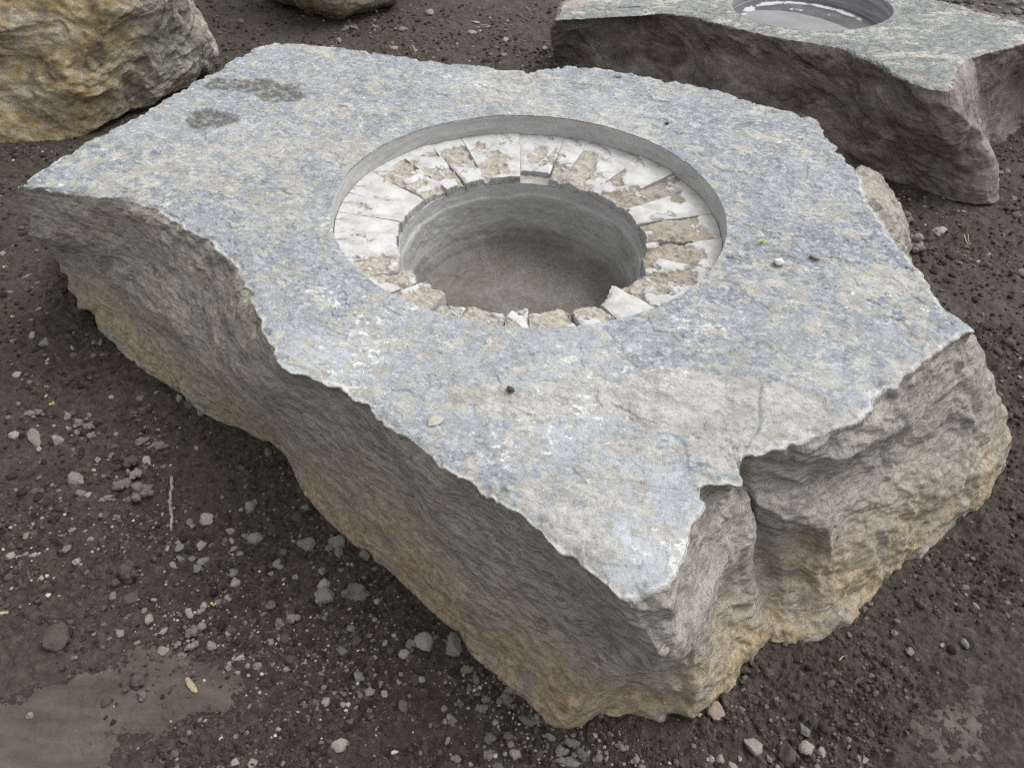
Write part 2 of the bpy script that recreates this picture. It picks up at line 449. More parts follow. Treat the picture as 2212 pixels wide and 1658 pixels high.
def purple_boulder_material():
    M = Mat('purple_boulder', 0.75, 0.3)
    top, edge = M.attr('top'), M.attr('edge')
    red = M.attr('ochre')
    v = M.vec((6, 6, 13), (0.2, 0.3, 0))
    a = M.noise(1.3, 10, 0.65, 0.6, v=v)
    side = M.ramp(a, [(0.36, (0.10, 0.082, 0.076)), (0.47, (0.185, 0.156, 0.146)), (0.56, (0.255, 0.220, 0.207)), (0.66, (0.36, 0.325, 0.307))])
    side = M.mix(M.math('MULTIPLY', red, 0.55), side, M.ramp(a, [(0.3, (0.17, 0.12, 0.11)), (0.5, (0.27, 0.20, 0.185)), (0.7, (0.40, 0.33, 0.31))]))
    side = M.mix(M.math('MULTIPLY', M.rng(M.noise(4, 6, 0.6, 0.6), 0.58, 0.66), 0.45), side, (0.20, 0.205, 0.21))
    side = M.mix(M.rng(M.noise(36, 8, 0.75, 0.3), 0.62, 0.70), side, (0.40, 0.38, 0.36))
    green = M.ramp(M.noise(40, 8, 0.7, 0.5), [(0.36, (0.15, 0.165, 0.16)), (0.5, (0.26, 0.28, 0.27)), (0.64, (0.38, 0.395, 0.38))])
    pat = M.math('ADD', M.math('MULTIPLY', M.noise(6, 7, 0.65, 0.9, v=M.vec((0.85, 1.15, 1))), 0.6), M.math('MULTIPLY', M.noise(26, 8, 0.7, 0.8, v=M.vec((0.8, 1.2, 1))), 0.5))
    gf = flakes(M, 40, warp=0.02)
    green = M.mix(M.math('MULTIPLY', M.rng(gf, 0.75, 0.79), 0.5), green, (0.16, 0.17, 0.17))
    pat = M.math('ADD', pat, M.math('MULTIPLY', M.math('SUBTRACT', gf, 0.5), 0.06))
    green = M.mix(M.rng(pat, 0.585, 0.61), green, (0.50, 0.48, 0.42))
    green = M.mix(M.math('MULTIPLY', M.rng(M.noise(3.1, 5, 0.6, 0.4), 0.58, 0.62), 0.8), green, (0.42, 0.355, 0.32))
    green = M.mix(M.rng(M.noise(55, 8, 0.75, 1.0), 0.63, 0.69), green, (0.66, 0.66, 0.63))
    tm = M.rng(M.math('ADD', top, M.math('MULTIPLY', M.math('SUBTRACT', M.noise(60, 5), 0.5), 0.4)), 0.42, 0.58)
    c = M.mix(tm, side, green)
    c = M.mix(M.math('MULTIPLY', M.math('MULTIPLY', edge, M.rng(M.noise(38, 7, 0.7), 0.42, 0.58)), 0.75), c, (0.52, 0.47, 0.44))
    b = M.bump(M.math('ADD', M.math('ADD', M.math('MULTIPLY', a, .3), M.math('MULTIPLY', flakes(M, 28, aniso=(1, 1, 2), warp=.03, wscale=18), .6)), M.math('MULTIPLY', M.noise(38, 9, 0.78), 1.6)), 0.9, 0.008)
    return M.done(c, b)

def soil_material():
    M = Mat('soil', 0.9, 0.22)
    sm, dry = M.attr('smooth'), M.attr('crumb')
    a = M.noise(55, 9, 0.7, 0.3)
    b_ = M.noise(3, 5, 0.6)
    c = M.ramp(a, [(0.28, (0.019, 0.0150, 0.0120)), (0.45, (0.040, 0.032, 0.0255)), (0.58, (0.067, 0.054, 0.0435)), (0.70, (0.115, 0.096, 0.079))])
    c = M.mix(M.math('MULTIPLY', M.rng(b_, 0.4, 0.65), 0.35), c, (0.080, 0.066, 0.055))
    c = M.mix(M.math('MULTIPLY', dry, 0.45), c, (0.095, 0.08, 0.067))
    mud = M.ramp(M.noise(9, 8, 0.6, 0.6, v=M.vec((0.6, 2.5, 1), (0, 0, 0.45))), [(0.36, (0.060, 0.050, 0.041)), (0.5, (0.082, 0.070, 0.058)), (0.64, (0.108, 0.093, 0.078))])
    mm = M.rng(M.math('ADD', sm, M.math('MULTIPLY', M.math('SUBTRACT', M.noise(38, 8, 0.7, 0.4), 0.5), 1.9)), 0.40, 0.62)
    c = M.mix(mm, c, mud)
    # pale sand grains
    g = M.math('MULTIPLY', M.rng(M.vor(150), 0.10, 0.17, 1, 0), M.rng(M.vor(150, out='Color'), 0.80, 0.9))
    c = M.mix(M.math('MULTIPLY', g, 0.55), c, (0.30, 0.28, 0.25))
    b1 = M.bump(M.math('MULTIPLY', a, M.rng(mm, 0, 1, 1, 0.12)), 0.9, 0.008)
    b2 = M.bump(M.noise(280, 6, 0.7), 0.4, 0.0016, b1)
    return M.done(c, b2, M.rng(M.noise(12, 4), 0.4, 0.7, 0.82, 0.62))

def stone_material(name, cols, scale=90, rough=0.8, var=0.5):
    M = Mat(name, rough, 0.3)
    r = M.rnd()
    a = M.noise(scale, 7, 0.68, 0.3)
    lo, mid, hi = cols
    c = M.ramp(a, [(0.3, lo), (0.5, mid), (0.72, hi)])
    c2 = M.ramp(a, [(0.3, tuple(x * var for x in lo)), (0.5, tuple(x * (var + 0.1) for x in mid)), (0.72, tuple(x * (var + .15) for x in hi))])
    c = M.mix(r, c, c2)
    # soil clinging low down
    pos = M.n('SeparateXYZ'); M.t.links.new(M.n('TexCoord').outputs['Generated'], pos.inputs[0])
    d = M.rng(M.math('ADD', pos.outputs[2], M.math('MULTIPLY', M.math('SUBTRACT', M.noise(60, 5), 0.5), 0.8)), 0.55, 0.30)
    c = M.mix(M.math('MULTIPLY', d, 0.85), c, (0.062, 0.053, 0.046))
    return M.done(c, M.bump(M.noise(220, 6, 0.65), 0.5, 0.002))

M_SLATE = slate_block_material()
M_CUT = cut_stone_material()
M_LEDGE = ledge_material()
M_OCHRE = ochre_boulder_material()
M_OCHRE_D = ochre_boulder_material(0.45); M_OCHRE_D.name = 'brown_boulder'
M_PURPLE = purple_boulder_material()
M_SOIL = soil_material()
M_PALE = stone_material('pale_pebble', ((0.17, 0.155, 0.13), (0.31, 0.285, 0.25), (0.43, 0.405, 0.36)), var=0.55)
M_GREY = stone_material('grey_pebble', ((0.13, 0.125, 0.12), (0.20, 0.195, 0.185), (0.28, 0.27, 0.26)), var=0.6)
M_RED = stone_material('reddish_pebble', ((0.20, 0.14, 0.11), (0.31, 0.24, 0.20), (0.42, 0.36, 0.32)), var=0.75)
M_DARK = stone_material('dark_pebble', ((0.045, 0.037, 0.030), (0.085, 0.072, 0.059), (0.16, 0.142, 0.12)), scale=60, var=0.8)
M_CLOD = stone_material('soil_clod', ((0.15, 0.132, 0.115), (0.225, 0.205, 0.18), (0.30, 0.275, 0.25)), scale=160, rough=0.95, var=0.55)
M_YEL = stone_material('yellow_pebble', ((0.38, 0.33, 0.15), (0.50, 0.44, 0.22), (0.6, 0.54, 0.3)), var=0.8)
M_CHIP = stone_material('white_chip', ((0.48, 0.47, 0.44), (0.58, 0.57, 0.54), (0.66, 0.65, 0.62)), var=0.85)

# ---------------------------------------------------------------- ground
MUD = [[un(*p)[:2] for p in poly] for poly in (
    [(-150, 1500), (60, 1478), (190, 1440), (300, 1385), (400, 1392), (500, 1440), (560, 1480), (525, 1530), (470, 1560), (330, 1600), (260, 1640), (240, 1760), (-200, 1760)],
    [(1950, 1560), (1990, 1480), (2060, 1440), (2120, 1450), (2160, 1520), (2180, 1620), (2120, 1700), (1980, 1700)],
    [(2080, 1425), (2130, 1430), (2150, 1460), (2120, 1490), (2085, 1470)],
    [(150, 1395), (230, 1385), (290, 1410), (260, 1440), (170, 1440)],
    [(560, 1480), (640, 1500), (690, 1560), (640, 1590), (560, 1560)],
    [(0, 1230), (40, 1170), (110, 1200), (90, 1290), (10, 1310)])]
CLODZ = [un(*p)[:2] + (r,) for p, r in (((280, 1040), .07), ((1040, 1500), .06), ((1150, 1560), .08), ((560, 1400), .10), ((430, 1330), .10), ((1250, 1620), .12), ((700, 1400), .12), ((270, 1130), .1), ((60, 1190), .1))]

def mud_mask(x, y):
    m = np.zeros(x.shape)
    q = np.stack([x, y, x * 0], -1)
    wob = fbm(q * 12, 6, 0.65) * 0.06
    for k, poly in enumerate(MUD):
        m = np.maximum(m, sstep(-0.03, 0.05, in_poly(poly, x, y) + wob) * (.86 if k < 1 else 0.6))
    return m

def ground_h(x, y, full=False):
    q = np.stack([x, y, x * 0], -1)
    r = np.hypot(x, y)
    near = 1 - sstep(5, 9, r)
    h = perlin(q * 1.3, 1) * 0.012 + perlin(q * 4.1, 2) * 0.006
    # wheel-pressed swale crossing the foreground on the right
    sm = np.zeros(x.shape)
    s = (r < 2.6) & (y < 2.0)
    if s.any():
        sm[s] = mud_mask(x[s], y[s])
    qw = q + np.stack([perlin(q * 20, 5), perlin(q * 20, 6), x * 0], -1) * 0.012
    f1, f2, i1 = worley(qw * 28, 1)
    c1 = np.maximum(0, 0.62 - f1) * (i1 ** 2) * 0.030
    f1, f2, i2 = worley(qw * 62, 2)
    c2 = np.maximum(0, 0.6 - f1) * (0.15 + i2) * 0.0125
    f1, f2, i3 = worley(qw * 135, 3)
    c3 = np.maximum(0, 0.6 - f1) * (0.2 + i3) * 0.006
    rough = fbm(q * 16, 7, 0.68, seed=9) * 0.016
    crumb = c1 + c2 + c3
    amt = 0.55 + 0.6 * sstep(-0.3, 0.5, perlin(q * 2.3, 11))
    far = sstep(2.6, 4.2, r) * 0.5
    hh = (crumb + rough) * amt * (1 - far)
    hm = 0.005 + rough * 0.38 - 0.006 * sstep(0.30, 0.5, fbm(q * 26, 4, 0.6, seed=14)) + perlin(q * np.array([40, 90, 1]), 4) * 0.0006
    h = h + near * (hh * (1 - sm) + hm * sm)
    if full:
        return h, sm, np.clip(crumb / 0.018, 0, 1) * (1 - sm)
    return h

def build_ground():
    th = np.concatenate([np.linspace(-math.pi, -1.05, 70, endpoint=False), np.linspace(-1.05, 1.05, 1250, endpoint=False), np.linspace(1.05, math.pi, 70, endpoint=False)])
    rr = np.concatenate([[0.02, 0.1, 0.2, 0.28], 0.34 * np.exp(np.linspace(0, math.log(6.5 / 0.34), 1050)), 6.5 * np.exp(np.linspace(0, math.log(600 / 6.5), 90))[1:]])
    R, T = np.meshgrid(rr, th, indexing='ij')
    x, y = R * np.sin(T), R * np.cos(T)
    h, sm, cr = ground_h(x, y, True)
    V = np.stack([x, y, h], -1).reshape(-1, 3)
    F = grid_faces(len(rr), len(th))[:, ::-1]
    o = make_mesh('ground', V, F, M_SOIL, attrs={'smooth': sm, 'crumb': cr})
    tag(o, kind='structure')
build_ground()

def gz(x, y):
    return float(ground_h(np.array([x]), np.array([y]))[0])

# ---------------------------------------------------------------- boulders
def resample(poly, k):
    p = np.array(poly, float)
    s = np.r_[0, np.cumsum(np.linalg.norm(np.diff(p, axis=0), axis=1))]
    t = np.linspace(0, s[-1], k)
    return np.stack([np.interp(t, s, p[:, a]) for a in range(3)], -1)

def loft_sides(stations, cols, rows, sig):
    K = 24
    S = np.array([resample(s, K) for s in stations])             # (n, K, 3)
    C = np.concatenate([S, S[:1]])
    seg = 0.6 * np.linalg.norm(np.diff(C[:, 0], axis=0), axis=1) + 0.4 * np.linalg.norm(np.diff(C[:, K // 2], axis=0), axis=1)
    s = np.r_[0, np.cumsum(seg)]
    t = np.linspace(0, s[-1], cols, endpoint=False)
    G = np.empty((K, cols, 3))
    for k in range(K):
        for a in range(3):
            G[k, :, a] = np.interp(t, s, C[:, k, a])
    sg = gsm_wrap(G, sig / (s[-1] / cols))
    wk = np.linspace(0.35, 1, K)[:, None, None]
    G = G * (1 - wk) + sg * wk
    v = np.linspace(0, K - 1, rows)
    i = np.minimum(v.astype(int), K - 2); f = (v - i)[:, None, None]
    return G[i] * (1 - f) + G[i + 1] * f, s[-1]

def W(px, py, z): return un(px, py, z)
def out(px, py, z, dx, dy, zb=0.0, mid=None):
    """top point plus a foot shifted by dx, dy metres"""
    t = np.array(un(px, py, z)); b = np.array([t[0] + dx, t[1] + dy, zb])
    m = (t + b) / 2 + np.array([dx, dy, 0]) * 0.35
    return [tuple(t), tuple(m), tuple(b)]

H = 0.45
st = []
def S(*pts): st.append([W(*p) if len(p) == 3 else p for p in pts])
# left-front face, from the front tip clockwise
S((1350, 1293, H), (1394, 1352, .385), (1431, 1410, .34), (1396, 1456, .265), (1300, 1482, .175), (1222, 1574, .0))
S((1335, 1285, H), (1385, 1410, .30), (1280, 1480, .17), (1205, 1570, .0))
S((1290, 1245, H), (1300, 1380, .27), (1170, 1545, .0))
S((1210, 1190, H), (1210, 1300, .30), (1120, 1505, .0))
S((1150, 1130, H), (1145, 1250, .30), (1075, 1465, .0))
S((1080, 1085, H), (1080, 1200, .30), (1010, 1415, .0))
S((1000, 1035, H), (990, 1130, .31), (950, 1345, .0))
S((955, 1008, H), (935, 1110, .30), (900, 1295, .0))
S((910, 965, H), (880, 1060, .30), (850, 1243, .0))
S((868, 938, H), (830, 1020, .30), (800, 1203, .0))
S((820, 900, H), (775, 990, .29), (752, 1165, .0))
S((785, 858, H), (720, 950, .28), (700, 1122, .0))
S((735, 838, H), (680, 930, .27), (663, 1070, .0))
S((690, 820, H), (640, 915, .24), (645, 1028, .0))
S((625, 798, H), (598, 900, .21), (600, 972, .0))
S((590, 758, H), (545, 880, .2), (545, 946, .0))
S((568, 715, H), (500, 850, .18), (480, 916, .0))
S((545, 655, H), (440, 800, .2), (430, 882, .0))
S((528, 603, H), (410, 745, .22), (395, 848, .0))
S((495, 560, H), (370, 700, .22), (340, 818, .0))
S((450, 520, H), (330, 640, .25), (295, 785, .0))
S((400, 488, H), (290, 590, .27), (250, 748, .02))
S((345, 450, H), (250, 575, .27), (238, 600, .24), (208, 710, .03))
S((280, 430, H), (212, 552, .29), (215, 575, .24), (172, 668, .07), (205, 655, .0))
S((215, 425, H), (165, 530, .31), (180, 552, .25), (145, 625, .10), (190, 605, .0))
S((150, 412, H), (112, 528, .31), (135, 545, .24), (128, 590, .13), (175, 555, .0))
S((85, 404, H), (60, 508, .31), (110, 530, .25), (117, 565, .16), (170, 520, .0))
S((33, 400, H), (46, 435, .40), (48, 475, .34), (100, 500, .27), (112, 540, .18), (150, 470, .0))
# back edge (foot hidden): foot shifted in world metres
def O(px, py, dx, dy, z=H): st.append(out(px, py, z, dx, dy))
O(60, 378, .10, -.02)
O(120, 345, .08, 0)
O(200, 300, .05, .02)
O(300, 245, .02, .04)
O(400, 185, -.02, .05)
O(470, 150, -.04, .05)
O(520, 118, -.05, .05)
O(560, 96, -.05, .06)
O(595, 87, -.03, .07)
O(625, 90, 0, .07)
O(700, 97, 0, .06)
O(790, 108, 0, .05)
O(905, 125, .01, .05)
O(1000, 137, .01, .04)
O(1080, 147, .01, .04)
O(1155, 153, 0, .05)
O(1182, 146, 0, .06)
O(1215, 138, 0, .06)
O(1290, 145, .01, .06)
O(1400, 163, .01, .05)
O(1465, 172, .02, .05)
O(1520, 185, .03, .05)
O(1600, 205, .04, .05)
O(1680, 232, .05, .05)
O(1750, 250, .05, .05)
O(1778, 264, .06, .05)
O(1790, 300, .06, .03)
O(1812, 330, .06, .02)
# pale lump beside the right edge
S((1842, 360, H), (1850, 362, .425), (1862, 352, .38), (1870, 400, .2), (1860, 440, .0))
S((1862, 392, H), (1872, 385, .43), (1908, 372, .375), (1925, 420, .2), (1900, 460, .0))
S((1880, 432, H), (1890, 425, .43), (1922, 425, .375), (1945, 470, .2), (1930, 520, .0))
S((1898, 468, H), (1908, 465, .43), (1926, 470, .38), (1950, 530, .2), (1940, 580, .0))
S((1925, 505, H), (1932, 510, .42), (1950, 590, .2), (1960, 650, .0))
O(1960, 545, .06, -.01)
O(2000, 600, .07, -.01)
O(2040, 655, .09, -.02)
S((2078, 690, H), (2108, 740, .30), (2150, 850, .19), (2150, 900, .0))
S((2102, 704, H), (2112, 760, .34), (2145, 835, .24), (2174, 888, .17), (2160, 960, .0))
# right-front face
S((2080, 712, H), (2095, 850, .30), (2115, 900, .24), (2150, 960, .14), (2150, 1010, .0))
S((2035, 750, H), (2040, 900, .29), (2070, 980, .20), (2110, 1045, .08), (2112, 1080, .0))
S((1990, 782, H), (1985, 940, .28), (2020, 1040, .17), (2060, 1120, .05), (2062, 1145, .0))
S((1930, 840, H), (1915, 1000, .27), (1950, 1110, .14), (1985, 1200, .03), (1985, 1215, .0))
S((1862, 905, H), (1840, 1030, .30), (1870, 1150, .15), (1905, 1270, .02), (1905, 1285, .0))
S((1838, 918, H), (1815, 1050, .29), (1835, 1170, .16), (1850, 1325, .0))
S((1800, 921, H), (1788, 1040, .325), (1794, 1135, .26), (1805, 1220, .15), (1815, 1352, .0))
S((1760, 938, H), (1755, 1020, .36), (1760, 1125, .28), (1765, 1178, .18), (1775, 1260, .115), (1778, 1372, .0))
S((1722, 955, H), (1722, 1040, .355), (1722, 1115, .29), (1727, 1162, .20), (1737, 1250, .11), (1742, 1381, .0))
S((1665, 964, H), (1668, 1045, .35), (1672, 1112, .295), (1685, 1165, .205), (1697, 1260, .115), (1702, 1379, .0))
S((1627, 968, H), (1629, 1050, .35), (1634, 1108, .285), (1652, 1165, .195), (1670, 1275, .09), (1678, 1376, .0))
S((1606, 972, H), (1608, 1060, .31), (1614, 1105, .27), (1634, 1180, .175), (1655, 1280, .085), (1664, 1371, .0))
S((1596, 1038, H), (1600, 1100, .35), (1622, 1180, .25), (1646, 1290, .13), (1655, 1370, .0))
S((1560, 1047, H), (1572, 1110, .365), (1600, 1200, .25), (1630, 1310, .12), (1636, 1388, .0))
S((1514, 1047, H), (1534, 1062, .435), (1562, 1160, .32), (1590, 1290, .175), (1608, 1412, .0))
S((1518, 1082, H), (1532, 1150, .365), (1548, 1270, .24), (1575, 1400, .05), (1580, 1447, .0))
S((1488, 1125, H), (1520, 1180, .385), (1530, 1290, .27), (1547, 1400, .13), (1552, 1488, .0))
S((1478, 1180, H), (1516, 1240, .37), (1522, 1350, .26), (1536, 1430, .14), (1518, 1518, .0))
S((1466, 1222, H), (1482, 1300, .36), (1507, 1380, .27), (1512, 1450, .15), (1482, 1537, .0))
S((1440, 1262, H), (1466, 1350, .345), (1490, 1400, .275), (1476, 1455, .17), (1465, 1490, .05), (1432, 1548, .0))
S((1400, 1284, H), (1440, 1368, .365), (1456, 1420, .31), (1430, 1462, .21), (1402, 1490, .05), (1362, 1549, .0))
S((1368, 1290, H), (1402, 1350, .38), (1440, 1410, .335), (1410, 1458, .25), (1338, 1486, .03), (1312, 1538, .0))

RIM_C = np.array([0.0252, 1.6055]); RIM_R = 0.4766
BORE_C = np.array([0.012, 1.545]); BORE_R = 0.300

def build_main():
    root = thing('carved_boulder', 'large blue-grey slate boulder with a round fire bowl cut into its flat top', 'boulder', (0, 1.55, 0))
    cols, srows, trows = 2300, 150, 260
    G, per = loft_sides(st, cols, srows, 0.006)
    top_edge = G[0]
    # jagged rim of the slab, chips broken out of it
    th = np.linspace(0, 2 * math.pi, cols, endpoint=False)
    cc = np.stack([np.cos(th), np.sin(th)], -1)
    Pe = top_edge.copy()
    jag = fbm(Pe * 9, 3, 0.6, seed=21) * 0.016 + fbm(Pe * 30, 5, 0.65, seed=22) * 0.005 * (1 + 1.2 * perlin(Pe * 2.3, 25)) - np.maximum(0, fbm(Pe * 16, 2, seed=23) - 0.25) * 0.03
    jf = facet(Pe * np.array([22, 22, 1]), 77, 1.2) * 0.010
    jag += gsm_wrap(jf[None, :, None], 1.2)[0, :, 0] * sstep(-.05, .35, fbm(Pe * 3.1, 2, seed=24))
    d2 = Pe[:, :2] - RIM_C
    rad = d2 / np.linalg.norm(d2, axis=1)[:, None]
    tg = np.roll(Pe, -5, 0) - np.roll(Pe, 5, 0); tg /= np.linalg.norm(tg, axis=1)[:, None]
    on = np.stack([tg[:, 1], -tg[:, 0]], -1)
    on *= np.sign((on * rad).sum(1))[:, None]
    # top rows, from the rim of the recess out to the edge
    ang = np.arctan2(d2[:, 1], d2[:, 0])
    nibble = fbm(np.stack([np.cos(ang), np.sin(ang), ang * 0], -1) * 22, 5, 0.65, seed=31)
    circ = RIM_C + rad * (RIM_R + np.maximum(nibble, -.15) * 0.004)[:, None]
    tv = np.r_[np.linspace(0, 1, trows - 1, endpoint=False) ** 0.97]
    tv = np.r_[tv, 0.9985]
    E2 = Pe[:, :2] + on * jag[:, None]
    T = np.zeros((trows, cols, 3))
    fa = tv[:, None, None]
    # recess rim follows its own direction; both ends share a column
    T[..., :2] = circ[None] * (1 - fa) + Pe[None, :, :2] * fa
    dpe = np.linalg.norm(Pe[None, :, :2] - T[..., :2], axis=-1)
    T[..., :2] += (on * jag[:, None])[None] * np.exp(-(dpe / 0.045) ** 2)[..., None]
    T[..., 2] = H
    x, y = T[..., 0], T[..., 1]
    dist = np.linalg.norm(E2[None] - T[..., :2], axis=-1)
    q = T.copy(); q[..., 2] = 0
    # spalled tan area towards the front right
    spall = [W(*p, H)[:2] for p in ((960, 880), (1030, 850), (1130, 838), (1240, 820), (1330, 808), (1400, 790), (1520, 800), (1640, 815), (1740, 835), (1830, 905), (1740, 960), (1610, 975), (1600, 1000), (1560, 1010), (1500, 950), (1430, 930), (1330, 900), (1210, 895), (1120, 905), (1010, 895))]
    tan_m = np.zeros(x.shape)
    nz = fbm(q * 12, 5, 0.6, seed=41)
    sel = (y < 1.3)
    sd = np.full(x.shape, -1.0); sd[sel] = in_poly(spall, x[sel], y[sel])
    tan_m = sstep(-0.01, 0.01, sd + nz * 0.03)
    # left tan drift near the left corner and behind the bowl
    for (px, py, r) in ((260, 405, .10), (430, 370, .13), (560, 330, .12), (1080, 200, .18), (620, 450, .1), (1320, 300, .14), (760, 330, .10), (1900, 600, .08), (1830, 900, .07), (1750, 800, .05), (690, 850, .06), (1210, 1130, .07), (1260, 1200, .07), (1500, 1190, .04), (1540, 1130, .03)):
        c0 = W(px, py, H)
        tan_m = np.maximum(tan_m, 0.62 * np.exp(-((x - c0[0]) ** 2 + (y - c0[1]) ** 2) / r ** 2))
    # relief
    z = fbm(q * 2.2, 2, seed=51) * 0.006
    lay = fbm(q * np.array([7, 12, 1]), 5, 0.62, seed=52)
    z += (np.floor(lay * 7) + sstep(0.55, 0.95, (lay * 7) % 1)) / 7 * 0.0085           # thin split layers
    z += fbm(q * 45, 5, 0.65, seed=53) * 0.0022
    z -= 0.003 * sstep(-0.012, 0.008, sd + nz * 0.05)
    z += facet(np.stack([x, y, x * 0], -1) * np.array([16, 22, 1]) + nz[..., None] * .5, 71, .8) * 0.0022 + facet(np.stack([x, y, x * 0], -1) * np.array([42, 60, 1]) + nz[..., None] * 1.2, 72, .8) * 0.0011
    # crack inside the spalled area
    cr = [W(*p, H)[:2] for p in ((1643, 822), (1638, 870), (1645, 905), (1622, 945), (1606, 975))]
    cd = np.full(x.shape, 9.0)
    for (a_, b_) in zip(cr[:-1], cr[1:]):
        ex, ey = b_[0] - a_[0], b_[1] - a_[1]
        t_ = np.clip(((x - a_[0]) * ex + (y - a_[1]) * ey) / (ex * ex + ey * ey), 0, 1)
        cd = np.minimum(cd, np.hypot(x - a_[0] - t_ * ex, y - a_[1] - t_ * ey))
    cd = cd + fbm(q * 30, 3, seed=55) * 0.004
    z -= 0.006 * np.exp(-(np.abs(cd) / 0.0035) ** 2)
    side_of = (x - cr[0][0]) > 0
    # chisel hollows near the notch
    sc_m = np.zeros(x.shape)
    for (px, py, rx, ry) in ((545, 185, .15, .055), (452, 258, .075, .06), (600, 205, .07, .05)):
        c0 = W(px, py, H)
        e_ = ((x - c0[0]) / rx) ** 2 + ((y - c0[1]) / ry) ** 2
        sc_m = np.maximum(sc_m, sstep(1.15, 0.75, e_ + nz * 1.2))
    z += sc_m * (fbm(q * 30, 4, 0.6, seed=57) * 0.012 - 0.004)
    edn = fbm(np.stack([x, y, x * 0], -1) * 14, 4, 0.6, seed=58)
    z -= np.exp(-(dist / 0.014) ** 2) * (0.004 + 0.012 * np.maximum(0, edn))
    z -= np.exp(-(dist / 0.05) ** 2) * np.maximum(0, edn - 0.12) * 0.035
    rr_ = np.hypot(x - RIM_C[0], y - RIM_C[1]) - RIM_R
    z *= 0.35 + 0.65 * sstep(0, 0.02, rr_)
    # nose of the slab sags towards the tip
    T[..., 2] = H + z
    z -= 0
    # ---- sides
    nrm = grid_normals(G)
    c_ = G.mean(axis=(0, 1))
    if ((G[srows // 2] - c_)[:, :2] * nrm[srows // 2][:, :2]).sum() < 0: nrm = -nrm
    B = G.copy()
    fol = np.stack([G[..., 0] * 3 + G[..., 2] * .5, G[..., 1] * 3, G[..., 2] * 17 + G[..., 0] * 1.6 - G[..., 1] * 1.2], -1)
    wq = G + np.stack([perlin(G * 6, 61), perlin(G * 6, 62), perlin(G * 6, 63)], -1) * 0.05
    leftf = sstep(0.25, -0.1, G[..., 0])
    tq = np.stack([wq[..., 0], wq[..., 1], wq[..., 2] + wq[..., 0] * .10 - wq[..., 1] * .08], -1)
    tq = tq + (fbm(G * 18, 4, 0.6, seed=69) * 0.012)[..., None]
    gq = np.stack([G[..., 0] * 8 + G[..., 2] * 2, G[..., 1] * 8, G[..., 2] * 85 + G[..., 0] * 13 - G[..., 1] * 10], -1) + perlin(G * 9, 68)[..., None] * .35
    disp = perlin(G * 4, 65) * 0.006 + planes(tq * np.array([6, 6, 7.5]), 3, .5, 5) * (0.046 - .026 * leftf) \
        + planes(tq * np.array([25, 25, 34]), 3, .55, 15) * (0.012 - .006 * leftf) + facet(tq * np.array([11, 11, 26]), 15, .8) * (0.0025 - .0005 * leftf) \
        + fbm(fol, 4, 0.6, seed=64) * 0.0015 + fbm(G * 40, 4, 0.65, seed=66) * 0.003 + fbm(gq, 4, .65, seed=75) * .0026 * leftf
    disp = smooth2(disp, 0.6)
    nrm = gsm_wrap(nrm, 10); nrm /= np.linalg.norm(nrm, axis=-1, keepdims=True)
    vfr = np.linspace(0, 1, srows)[:, None]
    arc = np.linalg.norm(G - G[:1], axis=-1)
    ramp = sstep(0, 0.03, arc)
    B += nrm * (disp * ramp)[..., None]
    jz = np.exp(-(arc / 0.05) ** 2)
    B[..., :2] += on[None] * (jag[None] * jz)[..., None]
    B[0] = T[-1] + np.array([0, 0, -0.0005])
    drop = (T[-1][:, 2] - H)
    B[..., 2] += drop[None] * np.exp(-(arc / 0.02) ** 2) * (vfr > 0)
    B[..., 2] = np.maximum(B[..., 2], -0.02)
    # underside: tuck in and close
    U = []
    for f_, zz in ((0.03, -0.012), (0.08, -0.03)):
        c2 = B[-1] * (1 - f_) + np.array([0, 1.5, 0]) * f_; c2[:, 2] = zz; U.append(c2)
    P = np.concatenate([T, B[1:], np.array(U)])
    rows = P.shape[0]
    topm = np.zeros((rows, cols)); edge = topm.copy(); tn = topm.copy(); oc = topm.copy(); scb = topm.copy(); pale = topm.copy()
    topm[:trows] = 1
    topm[:trows] -= 0.65 * np.exp(-(dist / 0.006) ** 2)
    sd_ = P[trows:trows + srows - 1]
    topm[trows:trows + srows - 1] = 0
    edge[:trows] = np.exp(-(dist / 0.016) ** 2)
    edge[trows:trows + srows - 1] = np.exp(-(arc[1:] / 0.008) ** 2) * 0.9
    er = np.exp(-((np.hypot(x - RIM_C[0], y - RIM_C[1]) - RIM_R) / 0.004) ** 2)
    edge[:trows] = np.maximum(edge[:trows], er * 0.5)
    tn[:trows] = tan_m; scb[:trows] = sc_m
    zf = P[..., 2]
    en = fbm(P * 3, 3, seed=71)
    oc = sstep(0.27, 0.03, zf + en * 0.16)
    right = sstep(0.05, 0.5, P[..., 0])
    oc = oc * (1 - topm * 0.9)
    # chalky bruising: nose of the slab, right flank
    for (px, py, r, z0) in ((1400, 1170, .15, H), (1400, 1050, .10, H), (1200, 880, .12, H), (1470, 830, .05, H), (900, 760, .3, H), (700, 790, .12, H)):
        c0 = W(px, py, z0)
        pale = np.maximum(pale, np.exp(-((P[..., 0] - c0[0]) ** 2 + (P[..., 1] - c0[1]) ** 2) / r ** 2) * (P[..., 2] > .3) * (0.9 if r < .2 else 0.45))
    flank = sstep(0.12, 0.45, P[..., 0]) * sstep(1.45, 1.2, P[..., 1]) * (1 - topm) * sstep(0.05, 0.25, zf)
    pale = np.maximum(pale, flank * 0.9)
    lump = np.exp(-(((P[..., 0] - .98) / .10) ** 2 + ((P[..., 1] - 1.75) / .14) ** 2)) * (1 - topm)
    pale = np.maximum(pale, lump); edge = np.maximum(edge, lump * .5)
    F = grid_faces(rows, cols)
    a0, a1, a2 = P[5, 0], P[5, 1], P[6, 0]
    if np.cross(a1 - a0, a2 - a0)[2] > 0: pass
    else: F = F[:, ::-1]
    V = P.reshape(-1, 3) - np.array([0, 1.55, 0])
